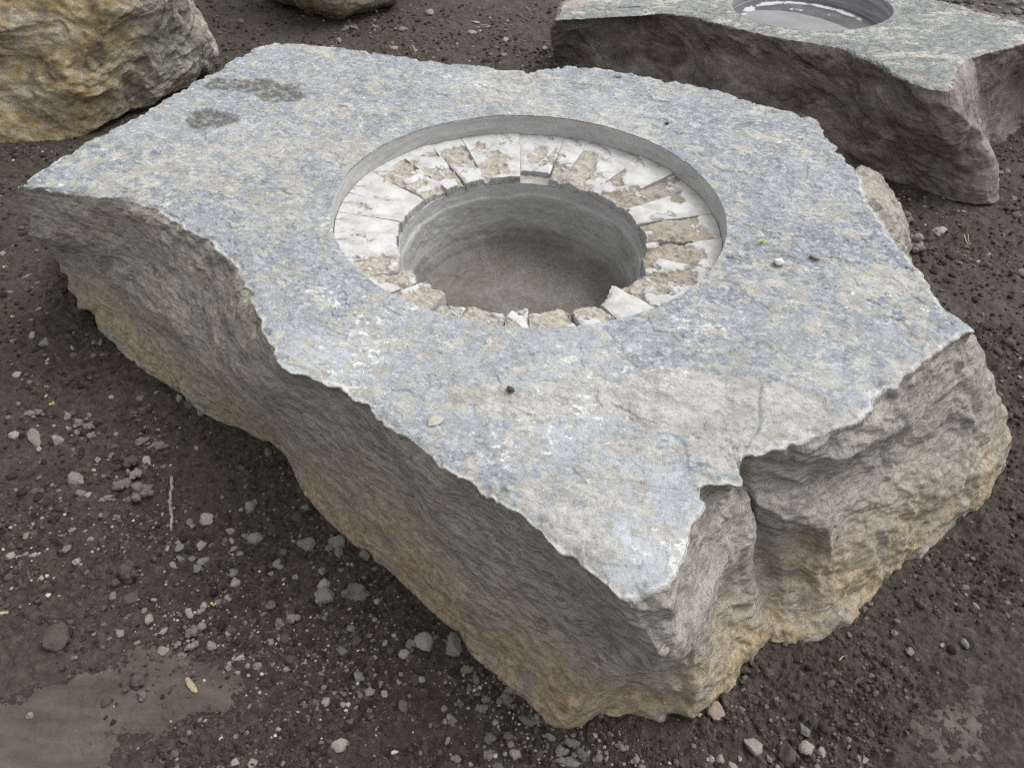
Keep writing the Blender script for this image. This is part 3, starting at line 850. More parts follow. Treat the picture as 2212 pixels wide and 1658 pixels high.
    body = make_mesh('stone_body', V, F, M_SLATE, attrs={'top': topm, 'edge': edge, 'tan': tn, 'ochre': oc, 'scab': scb, 'pale': pale})
    body.parent = root
    fsm = np.ones(len(F), bool); fsm[trows * cols:] = False        # broken faces stay crisp
    body.data.polygons.foreach_set('use_smooth', fsm)
    # ---- recess wall
    L = np.array([0, 1.55, 0])
    n = 720
    a = np.linspace(0, 2 * math.pi, n, endpoint=False)
    zs = np.linspace(H + 0.002, H - 0.085, 26)
    A, Zs = np.meshgrid(a, zs)
    q = np.stack([np.cos(A), np.sin(A), Zs * 3], -1)
    Rr = RIM_R + 0.0006 + fbm(q * np.array([3, 3, 10]), 4, seed=81) * 0.0022 + perlin(q * 25, 82) * 0.0008
    Pw = np.stack([RIM_C[0] + Rr * np.cos(A), RIM_C[1] + Rr * np.sin(A), Zs], -1)
    # lip follows the uneven top surface
    ci = np.interp(a, np.sort(ang % (2 * math.pi)), (T[0][:, 2])[np.argsort(ang % (2 * math.pi))], period=2 * math.pi)
    Pw[0, :, 2] = ci - 0.0015
    rn = np.interp(a, np.sort(ang % (2 * math.pi)), np.linalg.norm(T[0][:, :2] - RIM_C, axis=1)[np.argsort(ang % (2 * math.pi))], period=2 * math.pi)
    Pw[0, :, 0] = RIM_C[0] + rn * np.cos(a); Pw[0, :, 1] = RIM_C[1] + rn * np.sin(a)
    drt = sstep(0.4, 0.375, Zs) * 0.5 + 0 * A
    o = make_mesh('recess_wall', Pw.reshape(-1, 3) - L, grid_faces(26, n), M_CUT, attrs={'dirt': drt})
    o.parent = root
    # ---- ledge base ring under the segments
    nr = 40
    tv = np.linspace(0, 1, nr)
    o_r = outer_radius(a)
    A, Tt = np.meshgrid(a, tv)
    Rr = BORE_R * (1 - Tt) + (o_r[None] + 0.003) * Tt
    px_, py_ = BORE_C[0] + Rr * np.cos(A), BORE_C[1] + Rr * np.sin(A)
    q = np.stack([px_, py_, px_ * 0], -1)
    Pz = H - 0.086 + fbm(q * 30, 4, 0.6, seed=83) * 0.004
    o = make_mesh('ledge', np.stack([px_, py_, Pz], -1).reshape(-1, 3) - L, grid_faces(nr, n)[:, ::-1], M_LEDGE, attrs={'broken': Pz * 0 + .8, 'dirt': Pz * 0 + 1, 'cut': sstep(.10, .05, Tt)})
    o.parent = root
    # ---- bore wall and floor
    prof = [(BORE_R, H - .0865), (BORE_R - .001, H - .11), (BORE_R - .002, H - .118), (BORE_R - .0045, H - .122), (BORE_R - .0055, H - .13), (BORE_R - .006, H - .19), (BORE_R - .012, H - .235), (BORE_R - .03, H - .262), (BORE_R - .055, H - .275), (BORE_R - .09, H - .28)]
    prof = np.array(prof)
    s_ = np.r_[0, np.cumsum(np.linalg.norm(np.diff(prof, axis=0), axis=1))]
    tt = np.linspace(0, s_[-1], 110)
    pr, pz = np.interp(tt, s_, prof[:, 0]), np.interp(tt, s_, prof[:, 1])
    A, Rr = np.meshgrid(a, pr); Zs = np.repeat(pz[:, None], n, 1)
    q = np.stack([np.cos(A) * 2, np.sin(A) * 2, Zs * 8], -1)
    wob = perlin(np.stack([np.cos(A) * 3, np.sin(A) * 3, A * 0], -1), 84) * 0.012
    seamz = sstep(H - .09, H - .11, Zs) * sstep(H - .18, H - .13, Zs)
    Zs = Zs + wob * seamz
    Rr = Rr + fbm(q * 2.5, 5, 0.55, seed=85) * 0.005 * sstep(H - .09, H - .13, Zs) + perlin(q * 14, 86) * 0.0006
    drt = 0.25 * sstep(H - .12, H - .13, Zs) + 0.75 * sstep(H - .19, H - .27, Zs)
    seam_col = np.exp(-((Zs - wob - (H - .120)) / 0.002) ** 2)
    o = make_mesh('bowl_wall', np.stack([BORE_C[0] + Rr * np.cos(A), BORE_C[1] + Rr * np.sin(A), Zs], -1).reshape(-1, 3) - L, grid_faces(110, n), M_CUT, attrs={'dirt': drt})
    o.parent = root
    rf = np.linspace(pr[-1], 0.002, 60)
    A, Rr = np.meshgrid(a[::4], rf)
    px_, py_ = BORE_C[0] + Rr * np.cos(A), BORE_C[1] + Rr * np.sin(A)
    q = np.stack([px_, py_, px_ * 0], -1)
    fz = pz[-1] + fbm(q * 12, 5, seed=87) * 0.006 * sstep(0, .03, pr[-1] - Rr)
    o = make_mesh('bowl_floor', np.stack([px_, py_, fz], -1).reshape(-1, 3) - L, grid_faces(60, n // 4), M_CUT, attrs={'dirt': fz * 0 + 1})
    o.parent = root
    # small pit gouged in the back wall of the bowl
    build_segments(root, L)

def outer_radius(a):
    """distance from the bore centre to the recess circle along direction a"""
    d = BORE_C - RIM_C
    c, s = np.cos(a), np.sin(a)
    b = d[0] * c + d[1] * s
    return -b + np.sqrt(b * b - (d @ d - RIM_R ** 2))

def build_segments(root, L):
    rs = np.random.default_rng(11)
    # kerf directions seen in the picture (angle about the bore centre, degrees)
    kerf = [2, 15, 28, 41, 54, 67, 80, 94, 108, 121, 134, 147, 160, 174, 187, 199, 211, 223, 236, 249, 262, 275, 289, 303, 317, 331, 345]
    kerf = [k + rs.uniform(-3, 3) for k in kerf]
    ks = [rs.choice([0.0, .25, .6, 1.0], p=[.28, .27, .25, .2]) for k in kerf]
    for k_ in (17, 18, 19, 20, 24, 25): ks[k_] = 1.0
    N = len(kerf)
    for k in range(N):
        a0, a1 = math.radians(kerf[k]), math.radians(kerf[(k + 1) % N] + (360 if k == N - 1 else 0))
        mid = math.degrees((a0 + a1) / 2) % 360
        gA, gB = ks[k], ks[(k + 1) % N]
        gap = 0.0026 + 0 * rs.random()
        nr, na = 64, 34
        back = 45 < mid < 150
        front = 195 < mid < 345
        inner = BORE_R + (rs.uniform(-0.001, 0.004) if not front else rs.uniform(-0.002, 0.024))
        if 84 < mid < 97: inner = BORE_R + 0.042
        skew = rs.uniform(-0.005, 0.005) if not front else rs.uniform(-0.035, 0.035)
        tz = rs.uniform(-0.002, 0.002) * (1.6 if front else .5)
        tilt = rs.uniform(-0.003, 0.003)
        roll = rs.uniform(-0.003, 0.003) * (2.5 if front else .6)
        slope = rs.uniform(0.004, 0.011) * (0.4 if front else 1)
        fr = np.linspace(0, 1, nr)
        fa = np.linspace(0, 1, na)
        FR, FA = np.meshgrid(fr, fa, indexing='ij')
        am = a0 + (a1 - a0) * FA
        orr = outer_radius(am) - 0.0015
        q0 = np.stack([np.cos(am) * 3, np.sin(am) * 3, am * 0 + k * 3.7], -1)
        inn = inner + skew * (FA - .5) + np.abs(fbm(q0 * 4, 4, 0.6, seed=90)) * 0.010 + np.maximum(0, fbm(q0 * 1.5, 2, seed=91)) * 0.010
        R_ = inn * (1 - FR) + orr * FR
        edge_w = np.minimum(FA, 1 - FA) * (a1 - a0) * R_
        X = BORE_C[0] + R_ * np.cos(am); Y = BORE_C[1] + R_ * np.sin(am)
        # pull in the sides so a saw kerf stays open, wider near the bore
        amid = (a0 + a1) / 2
        GS = gA * (1 - FA) + gB * FA
        sh = (gap * GS * (0.05 + 1.3 * (1 - FR) ** 1.5) + .0001) * (2 * FA - 1) * -1
        X = X + sh * -np.sin(am); Y = Y + sh * np.cos(am)
        q = np.stack([X, Y, X * 0 + k], -1)
        brk = sstep(0.0, 0.15, fbm(q * np.array([10, 10, 1]), 5, 0.6, seed=92) + (0.10 if not (150 < mid < 200) else -0.22) - 0.35 * sstep(.72, .95, FR) + rs.uniform(-.15, .15))
        Z = H - 0.052 - 0.009 * np.sin(am) + tz + tilt * (FR - .5) * 2 + roll * (FA - .5) * 2 - slope * (1 - FR) + 0.004
        Z -= brk * (0.006 + 0.005 * fbm(q * 26, 4, 0.6, seed=93))
        Z += fbm(q * 40, 4, 0.6, seed=94) * 0.0016
        Z += (planes(np.stack([X, Y, X * 0], -1) * 38 + 5, 3, .6, 6) * .014 - .001) * brk
        Z -= np.exp(-(edge_w / 0.004) ** 2) * GS ** .7 * (0.004 + 0.005 * np.maximum(0, perlin(q * 40, 95))) * (0.15 + 0.85 * sstep(.95, .45, FR + perlin(q * 9, 98) * .3))
        Z -= np.exp(-(FR / 0.05) ** 2) * 0.003
        # kerf cut deepens towards the bore
        zb = H - 0.09
        P = np.stack([X, Y, Z], -1)
        def skirt(line):
            b = line.copy(); b[:, 2] = zb
            return b
        V = [P.reshape(-1, 3)]; Fs = [grid_faces(nr, na, False)]
        off = nr * na
        for line, idx, flip in ((P[:, 0], np.arange(nr) * na, 0), (P[:, -1], np.arange(nr) * na + na - 1, 1), (P[0], np.arange(na), 1), (P[-1], np.arange(na) + (nr - 1) * na, 0)):
            ns_ = 6
            m = len(line); rows_ = []
            nn = np.array([math.cos(amid), math.sin(amid), 0])
            for s in range(0, ns_ + 1):
                f = s / ns_
                l = line * (1 - f) + skirt(line) * f
                l = l + (perlin(np.c_[line[:, :2] * 60, l[:, 2] * 60], 97) * 0.0015 * math.sin(f * math.pi))[:, None] * nn
                rows_.append(l)
            V.append(np.concatenate(rows_))
            f_ = grid_faces(ns_ + 1, m, False) + off
            Fs.append(f_ if flip else f_[:, ::-1]); off += (ns_ + 1) * m
        V = np.concatenate(V); Fs = np.concatenate(Fs)
        # outward check: top faces must look up
        v = V[Fs[nr]]; 
        if np.cross(v[1] - v[0], v[2] - v[0])[2] < 0: Fs = Fs[:, ::-1]
        c0 = np.array([X.mean(), Y.mean(), 0])
        bk = np.full(len(V), 0.0); bk[:nr * na] = brk.ravel(); bk[nr * na:] = 0.1
        ct = np.zeros(len(V)); k0 = nr * na + 2 * 7 * nr; ct[k0:k0 + 7 * na] = np.repeat(np.clip(np.arange(7) / 1.5, 0, 1), na)
        ct[nr * na:k0] = .5
        dr = np.full(len(V), 1.0 if (mid < 50 or mid > 325) else 0.15)
        o = make_mesh('ledge_segment', V - c0, Fs, M_LEDGE, attrs={'broken': bk, 'dirt': dr, 'cut': ct}, smooth=False)
        o.data.polygons.foreach_set('use_smooth', np.ones(len(Fs), bool))
        o.parent = root; o.location = Vector(c0 - L)

build_main()

# ---- other boulders ------------------------------------------------------
def build_rock(root, name, stations, mat, cols, rows, trows, topc, disp, seed, sig=0.02, hole=None, ochre=None, tilt_top=None, foot=0.05):
    L = np.array(root.location)
    G, per = loft_sides(stations, cols, rows, sig)
    E = G[0].copy()
    tg = np.roll(E, -4, 0) - np.roll(E, 4, 0); tg /= np.linalg.norm(tg, axis=1)[:, None]
    cxy = np.array(topc[:2])
    rad = E[:, :2] - cxy; rad /= np.linalg.norm(rad, axis=1)[:, None]
    on = np.stack([tg[:, 1], -tg[:, 0]], -1); on *= np.sign((on * rad).sum(1))[:, None]
    jag = fbm(E * 9, 3, 0.6, seed=seed) * 0.018 + fbm(E * 35, 4, 0.6, seed=seed + 1) * 0.010
    E[:, :2] += on * jag[:, None]
    tv = np.linspace(0, 0.999, trows)[:, None, None]
    if hole:
        hc, hr, plane = hole
        d = E[:, :2] - hc; d /= np.linalg.norm(d, axis=1)[:, None]
        inn = np.zeros_like(E); inn[:, :2] = hc + d * hr; inn[:, 2] = plane(inn[:, 0], inn[:, 1])
    else:
        inn = np.repeat(np.array([topc]), len(E), 0) + np.c_[rad * 0.004, rad[:, :1] * 0]
    T = inn[None] * (1 - tv) + E[None] * tv
    if hole:
        T[..., 2] = plane(T[..., 0], T[..., 1]) * (1 - tv[..., 0] ** 6) + T[..., 2] * tv[..., 0] ** 6
    dist = np.linalg.norm(E[None] - T, axis=-1)
    lay = fbm(T * np.array([6, 11, 1]), 5, 0.6, seed=seed + 2)
    a_ = 1.0 if hole else 2.5
    z = (fbm(T * 2.5, 3, seed=seed + 3) * 0.01 + (np.floor(lay * 6) + sstep(0.5, 1, (lay * 6) % 1)) / 6 * 0.012 + fbm(T * 40, 4, 0.6, seed=seed + 4) * 0.003) * a_
    z *= sstep(0, 0.05, tv[..., 0])
    z -= np.exp(-(dist / 0.02) ** 2) * (0.005 + 0.02 * np.maximum(0, fbm(T * 12, 3, seed=seed + 5)))
    T[..., 2] += z
    nrm = grid_normals(G)
    cen = G.mean(axis=(0, 1))
    k = rows // 2
    if ((G[k] - cen)[:, :2] * nrm[k][:, :2]).sum() < 0: nrm = -nrm
    wq = G + np.stack([perlin(G * 5, seed + 6), perlin(G * 5, seed + 7), perlin(G * 5, seed + 8)], -1) * 0.07
    tq = wq + np.stack([wq[..., 0] * 0, wq[..., 0] * 0, wq[..., 0] * .25 - wq[..., 1] * .2], -1) + (fbm(G * 14, 4, 0.6, seed=seed + 9) * 0.02)[..., None]
    dd = (perlin(G * 3, seed + 11) * 0.02 + planes(tq * np.array([3, 3, 4]), 3, .5, seed) * .10 + planes(tq * np.array([14, 14, 18]), 3, .55, seed + 1) * .040
          + facet(tq * np.array([8, 8, 14]), seed + 2) * .006 + fbm(G * 34, 4, 0.65, seed=seed + 12) * 0.008) * disp
    dd = smooth2(dd, 0.6)
    nrm = gsm_wrap(nrm, 10); nrm /= np.linalg.norm(nrm, axis=-1, keepdims=True)
    arc = np.linalg.norm(G - G[:1], axis=-1)
    B = G + nrm * (dd * sstep(0, 0.04, arc))[..., None]
    B[..., :2] += on[None] * (jag[None] * np.exp(-(arc / 0.06) ** 2))[..., None]
    B[0] = T[-1]
    U = []
    for f_, zz in ((0.06, -0.5 * foot), (0.16, -foot)):
        c2 = B[-1] * (1 - f_) + cen * f_; c2[:, 2] = B[-1][:, 2] + zz; U.append(c2)
    lastc = np.repeat(cen[None], cols, 0); lastc[:, 2] = U[-1][:, 2]; lastc[:, :2] = cxy + (U[-1][:, :2] - cxy) * 0.02
    P = np.concatenate([T, B[1:], np.array(U), lastc[None]])
    R_ = P.shape[0]
    topm = np.zeros((R_, cols)); edge = topm.copy()
    topm[:trows] = 1 - 0.6 * np.exp(-(dist / 0.008) ** 2)
    edge[:trows] = np.exp(-(dist / 0.014) ** 2); edge[trows:trows + rows - 1] = np.exp(-(arc[1:] / 0.012) ** 2)
    oc = ochre(P) if ochre else topm * 0
    F = grid_faces(R_, cols)
    v0, v1, v2 = P[trows // 2, 0], P[trows // 2, 1], P[trows // 2 + 1, 0]
    if np.cross(v1 - v0, v2 - v0)[2] < 0: F = F[:, ::-1]
    o = make_mesh(name, P.reshape(-1, 3) - L, F, mat, attrs={'top': topm, 'edge': edge, 'ochre': oc})
    fsm = np.ones(len(F), bool); fsm[trows * cols:] = False
    o.data.polygons.foreach_set('use_smooth', fsm)
    if root.type == 'EMPTY':
        o.parent = root
    return o, T

class Loc:                     # stand-in root for one-mesh boulders
    type = 'NONE'
    def __init__(s, l): s.location = l

# ochre boulder, top left of the picture
sb = [[W(*p) for p in s] for s in (
    [(-330, -250, .78), (-420, 100, .4), (-330, 330, .0)],
    [(-60, -260, .80), (-120, 60, .42), (-130, 318, .0)],
    [(90, -260, .80), (30, 40, .40), (15, 180, .2), (0, 309, .0)],
    [(200, -260, .80), (130, 40, .40), (110, 180, .2), (120, 304, .0)],
    [(290, -270, .80), (215, 60, .38), (195, 200, .16), (185, 297, .0)],
    [(330, -280, .80), (300, 20, .42), (262, 130, .24), (218, 268, .03)],
    [(350, -290, .78), (365, 10, .40), (330, 130, .2), (300, 236, .03)],
    [(345, -310, .76), (400, -5, .37), (425, 95, .2), (415, 185, .02)],
    [(325, -330, .75), (400, -10, .34), (452, 95, .14), (460, 128, .08), (458, 150, .0)],
)]
far = [(-1.75, 3.85), (-2.1, 4.15), (-2.5, 4.0), (-2.9, 3.4), (-2.85, 2.7)]
for (x_, y_) in far:
    sb.append([(x_ * 0.9 - .2, y_ * 0.93 + .2, .72), (x_ - .02, y_ + .02, .35), (x_, y_, 0)])
c0 = np.array(un(430, 100, .2))
def och(P):
    s = sstep(-1.50, -1.62, P[..., 0] + fbm(P * 3, 3, seed=3) * .12 + (P[..., 2] - .2) * -0.35)
    return np.maximum(s, sstep(.10, .03, P[..., 2]) * .6)
rt = Loc((-2.0, 3.3, 0))
o, _ = build_rock(rt, 'ochre_boulder', sb, M_OCHRE, 1100, 200, 60, (-2.05, 3.35, .86), .6, 120, ochre=och)
o.location = rt.location
tag(o, 'tall rough ochre and grey boulder standing behind the left corner of the carved boulder', 'boulder')

# brown boulder cut off by the top edge of the picture
bl = []
base = [(560, -24), (605, -4), (658, 14), (720, 28), (775, 16), (826, 2), (858, -6), (868, -30)]
for (px, py) in base:
    p = W(px, py, .07); c_ = np.array([-1.0, 4.85])
    d_ = np.array(p[:2]) - c_; d_ /= np.linalg.norm(d_)
    bl.append([(p[0] - d_[0] * .10, p[1] - d_[1] * .10, .62), (p[0] + d_[0] * .03, p[1] + d_[1] * .03, .28), p, (p[0] - d_[0] * .10, p[1] - d_[1] * .10, .0)])
for (x_, y_) in ((-.62, 4.8), (-.6, 5.1), (-.85, 5.4), (-1.2, 5.4), (-1.45, 5.1), (-1.42, 4.8)):
    bl.append([(x_ * .97, y_ - .03, .58), (x_, y_, .28), (x_, y_, .08), (x_, y_, 0.0)])
bl = [b for b in bl]
rt = Loc((-1.0, 4.85, 0))
o, _ = build_rock(rt, 'brown_boulder', bl, M_OCHRE_D, 700, 120, 40, (-1.0, 4.85, .66), .6, 160, ochre=lambda P: P[..., 2] * 0 + .6)
o.location = rt.location
tag(o, 'brown boulder across the soil clearing, between the ochre and the purple boulder', 'boulder')

# purple boulder with green top and water basin
def zt(px): return float(np.interp(px, [1195, 1434, 1661, 1849, 1957, 2054, 2212], [.30, .335, .365, .39, .405, .42, .43]))
sp = []
def SP(tp, mids, b):
    sp.append([W(tp[0], tp[1], tp[2] if len(tp) > 2 else zt(tp[0]))] + [W(*m) if len(m) == 3 and m[0] > 10 else m for m in mids] + [W(*b) if len(b) == 3 and b[0] > 10 else b])
SP((1957, 174), [(1960, 250, .30), (1980, 330, .14)], (1975, 402, 0))
SP((1895, 138), [(1890, 200, .31), (1890, 300, .14)], (1885, 372, 0))
SP((1849, 117), [(1840, 190, .28), (1830, 270, .14)], (1800, 345, 0))
SP((1817, 103), [(1800, 180, .26)], (1740, 315, 0))
SP((1746, 92), [(1730, 170, .24)], (1650, 285, 0))
SP((1661, 76), [(1650, 140, .24)], (1570, 260, 0))
SP((1576, 57), [(1560, 120, .22)], (1490, 235, 0))
SP((1505, 35), [(1490, 100, .2)], (1410, 210, 0))
SP((1434, 28), [(1420, 90, .2)], (1350, 192, 0))
SP((1370, 15), [(1350, 80, .2)], (1290, 175, 0))
SP((1300, 14), [(1280, 80, .18)], (1240, 160, 0))
SP((1240, 30), [(1225, 80, .18)], (1210, 152, 0))
SP((1197, 44), [(1193, 80, .2)], (1195, 148, 0))
SP((1222, 8), [(1198, 20, .2)], (.13, 3.75, 0))
SP((1290, -30, .30), [(.35, 3.9, .2)], (.35, 3.95, 0))
SP((1400, -95, .33), [(.75, 4.25, .2)], (.75, 4.3, 0))
SP((1700, -95, .37), [(1.3, 4.2, .2)], (1.3, 4.25, 0))
SP((1880, -45, .39), [(1.75, 3.95, .2)], (1.75, 4.0, 0))
SP((2015, -2, .41), [(2.0, 3.65, .2)], (2.05, 3.7, 0))
SP((2107, 18, .42), [(2.15, 3.55, .2)], (2.2, 3.6, 0))
SP((2164, 35, .43), [(2.3, 3.5, .2)], (2.35, 3.55, 0))
SP((2235, 55, .43), [(2.45, 3.4, .2)], (2.5, 3.4, 0))
SP((2290, 90, .43), [(2310, 180, .2)], (2300, 250, 0))
SP((2212, 94, .43), [(2220, 180, .2)], (2212, 280, 0))
SP((2164, 108, .43), [(2170, 200, .2)], (2164, 305, 0))
SP((2100, 122, .425), [(2115, 200, .25)], (2130, 322, 0))
SP((2072, 150, .42), [(2075, 200, .35), (2100, 280, .2)], (2128, 330, .0))
SP((2056, 196), [(2060, 240, .37), (2108, 284, .24), (2140, 360, .12)], (2156, 440, 0))
SP((2012, 192), [(2025, 260, .32), (2065, 340, .15)], (2085, 436, 0))
HC = np.array(un(1752, 12, .375)[:2]); HR = 0.325
e1, e2, e3 = np.array(un(1197, 44, .30)), np.array(un(2056, 196, .42)), np.array(un(2107, 18, .42))
nn = np.cross(e2 - e1, e3 - e1)
def plane(x, y): return e1[2] - (nn[0] * (x - e1[0]) + nn[1] * (y - e1[1])) / nn[2]
root = thing('purple_boulder', 'purple-brown boulder with a green-grey top and a water-filled round basin', 'boulder', (1.2, 3.1, 0))
def redm(P):
    return sstep(1.79, 1.90, P[..., 0] + P[..., 2] * .8 + fbm(P * 4, 3, seed=5) * .07)
o, T4 = build_rock(root, 'stone_body', sp, M_PURPLE, 1500, 170, 150, (HC[0], HC[1], .37), .42, 200, hole=(HC, HR, plane), ochre=redm)
def basin(root):
    L = np.array(root.location)
    n = 300; a = np.linspace(0, 2 * math.pi, n, endpoint=False)
    prof = np.array([(HR, 0), (HR - .004, -.05), (HR - .02, -.12), (HR - .07, -.17), (HR - .15, -.19), (0.005, -.195)])
    s_ = np.r_[0, np.cumsum(np.linalg.norm(np.diff(prof, axis=0), axis=1))]
    tt = np.linspace(0, s_[-1], 90)
    pr, pz = np.interp(tt, s_, prof[:, 0]), np.interp(tt, s_, prof[:, 1])
    A, R_ = np.meshgrid(a, pr)
    q = np.stack([np.cos(A), np.sin(A), pz[:, None] * 5 + A * 0], -1)
    R_ = R_ + fbm(q * np.array([2, 2, 12]), 4, seed=44) * 0.004
    X, Y = HC[0] + R_ * np.cos(A), HC[1] + R_ * np.sin(A)
    Z = np.maximum(plane(X, Y), 0) * 1.0 + pz[:, None]
    zc = plane(*HC)
    fl = sstep(0, -.1, pz)[:, None]
    Z = Z * (1 - fl) + (zc + pz[:, None]) * fl
    order = np.argsort(np.arctan2(T4[0][:, 1] - HC[1], T4[0][:, 0] - HC[0]))
    an = np.arctan2(T4[0][:, 1] - HC[1], T4[0][:, 0] - HC[0])[order]
    Z[0] = np.interp(a, an % (2 * math.pi) if False else an, T4[0][order, 2], period=2 * math.pi)
    M = Mat('basin_stone', 0.45, 0.4)
    st_ = M.noise(4, 8, 0.6, 0.3, v=M.vec((1, 1, 26)))
    c = M.ramp(st_, [(0.3, (0.17, 0.165, 0.18)), (0.5, (0.27, 0.265, 0.285)), (0.7, (0.38, 0.375, 0.395))])
    m = M.done(c, M.bump(st_, 0.3, 0.003))
    o = make_mesh('basin', np.stack([X, Y, Z], -1).reshape(-1, 3) - L, grid_faces(90, n), m)
    o.parent = root
    return zc
zc = basin(root)
# water in that basin
Mw = Mat('basin_water', 0.02, 0.5)
Mw.b.inputs['Transmission Weight'].default_value = 0.0
Mw.b.inputs['IOR'].default_value = 1.33
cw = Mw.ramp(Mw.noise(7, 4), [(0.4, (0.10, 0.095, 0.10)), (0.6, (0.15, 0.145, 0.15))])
glint_mask = Mw.rng(Mw.math('ADD', Mw.attr('painted_glint'), Mw.math('MULTIPLY', Mw.math('SUBTRACT', Mw.noise(11, 9, 0.75, 0.3), 0.5), 3.2)), 0.75, 0.85)
cw = Mw.mix(glint_mask, cw, (0.50, 0.50, 0.51))  # bright sky reflections painted into the water colour as ragged white patches
mw = Mw.done(cw, Mw.bump(Mw.noise(9, 3, 0.5), 0.05, 0.004), Mw.math('ADD', Mw.math('MULTIPLY', glint_mask, 0.5), 0.03))
wr = np.linspace(0.003, HR - .004, 60); wa = np.linspace(0, 2 * math.pi, 200, endpoint=False)
A, R_ = np.meshgrid(wa, wr)
Vw = np.stack([R_ * np.cos(A), R_ * np.sin(A), R_ * 0], -1).reshape(-1, 3)
painted_glint = (np.exp(-((R_ - .262) / .030) ** 2) * sstep(-0.1, 0.35, np.sin(A)) + .8 * np.exp(-((R_ - .17) / .03) ** 2) * sstep(.5, .9, np.sin(A + .5)))  # arcs where the painted sky reflection lies
ow = make_mesh('water', Vw, grid_faces(60, 200)[:, ::-1], mw, loc=(HC[0], HC[1], zc - .068), attrs={'painted_glint': painted_glint})
tag(ow, kind='structure')

# ---------------------------------------------------------------- pebbles and clods
import bmesh
def ico(sub):
    bm = bmesh.new(); bmesh.ops.create_icosphere(bm, subdivisions=sub, radius=1.0)
    V = np.array([v.co[:] for v in bm.verts]); F = np.array([[v.index for v in f.verts] for f in bm.faces]); bm.free()
    return V, F
ICO4, ICO2, ICO1 = ico(4), ico(2), ico(1)

def pebble_shape(seed, rough=0.24, facets=9, clod=False):
    V, F = ICO4
    r = np.random.default_rng(seed)
    P = V.copy()
    for _ in range(facets):                                   # worn flats
        n = r.normal(size=3); n /= np.linalg.norm(n); d = r.uniform(0.5, 0.9)
        h = P @ n - d
        P -= np.outer(np.maximum(h, 0) * 0.85, n)
    P *= (1 + fbm(V * 1.3, 3, seed=seed)[:, None] * rough * 1.4 + fbm(V * 5, 4, 0.65, seed=seed + 2)[:, None] * rough * 0.35)
    if clod:                                                  # several crumbs pressed together
        V3, F3 = ico(3); Ps, Fs = [], []
        n_ = r.integers(7, 12)
        for k in range(n_):
            rad_ = r.uniform(.25, .62) if k else .7
            c_ = r.normal(size=3) * (.42, .42, .25) if k else np.zeros(3)
            q_ = V3 * (1 + fbm(V3 * 1.7 + k * 9, 3, seed=seed)[:, None] * .55 + fbm(V3 * 6 + k, 3, 0.7, seed=seed + 3)[:, None] * .16)
            Ps.append(q_ * rad_ * r.uniform(.7, 1.15, 3) + c_); Fs.append(F3 + k * len(V3))
        P, F = np.concatenate(Ps), np.concatenate(Fs)
    return P, F

PEB = [pebble_shape(300 + k) for k in range(9)] + [pebble_shape(330 + k, 0.16, 16) for k in range(4)]
CLD = [pebble_shape(400 + k, 0.22, 3, True) for k in range(6)]
MESHES = {}
def peb_mesh(name, idx, mat, clod=False):
    key = (name, idx, mat.name)
    if key not in MESHES:
        P, F = (CLD if clod else PEB)[idx]
        o = make_mesh(name, P, F, mat)
        MESHES[key] = o.data
        bpy.data.objects.remove(o)
    return MESHES[key]

KIND = {'p': ('pebble', M_PALE, 'pale'), 'g': ('pebble', M_GREY, 'grey'), 'r': ('pebble', M_RED, 'reddish'), 'd': ('pebble', M_DARK, 'dark'),
        'w': ('pebble', M_CHIP, 'white'), 'y': ('pebble', M_YEL, 'yellowish'), 'c': ('soil_clod', M_CLOD, 'dry'), 'b': ('soil_clod', M_DARK, 'dark brown')}
rp = random.Random(5)
def zone(px, py):
    if px < 1300 and py > 380: return 'left of the carved boulder'
    if py > 900: return 'right of and below the carved boulder'
    if px > 1800: return 'beside the right end of the purple boulder'
    return 'behind the carved boulder'
def zone2(px, py):
    z_ = zone(px, py)
    if z_ == 'left of the carved boulder':
        if py < 900: return 'beside the left end of the carved boulder'
        if py > 1390: return 'in the near left foreground'
        if px > 760: return 'along the near left foot of the carved boulder'
        return 'in the open soil left of the carved boulder'
    return z_
TAKEN = []; PEND = []
def put_stone(px, py, wpx, hpx, k, label=None):
    """picture centre, apparent width and height in 2212-wide pixels"""
    clod = k in 'cb'
    nm, mat, tone = KIND[k]
    x, y, _ = un(px, py, 0.012)
    dcam = math.sqrt(x * x + y * y + 1.39 ** 2)
    s = dcam / FPX
    rw, rh = wpx * s / 2, hpx * s / 2
    el = math.atan2(1.39, math.hypot(x, y))
    rz = min(rw, rh) * rp.uniform(0.62, 0.8)
    ry = max(rh ** 2 - (rz * math.cos(el)) ** 2, (0.45 * rh) ** 2) ** 0.5 / math.sin(el)
    ry = min(ry, rw * 2.6)
    idx = rp.randrange(6 if clod else 13)
    o = bpy.data.objects.new(nm, peb_mesh(nm, idx, mat, clod))
    COL.objects.link(o)
    g = gz(x, y)
    o.location = (x, y, g + rz * (0.28 if not clod else 0.45))
    o.rotation_euler = (rp.uniform(-.1, .1), rp.uniform(-.1, .1), -math.atan2(x, y) + rp.uniform(-.25, .25) + rp.choice((0, math.pi)))
    k_ = 1.02 if not clod else 1.0
    o.scale = (rw * k_, ry * k_, rz * (1.1 if not clod else 1.35))
    size = 'small' if wpx * hpx < 420 else 'medium' if wpx * hpx < 1100 else 'large'
    asp = wpx / hpx
    shp = 'flat wide' if asp > 1.5 else 'upright narrow' if asp < 0.72 else 'oval' if not 0.85 < asp < 1.18 else 'round'
    word = 'soil clod' if clod else 'pebble'
    o['_t'] = 1; del o['_t']
    PEND.append((o, px, py, f'{size} {tone} {shp}', word, label))
    tag(o, None, word, f'{tone} {word}s on the dark soil')
    TAKEN.append((px, py))
    return o

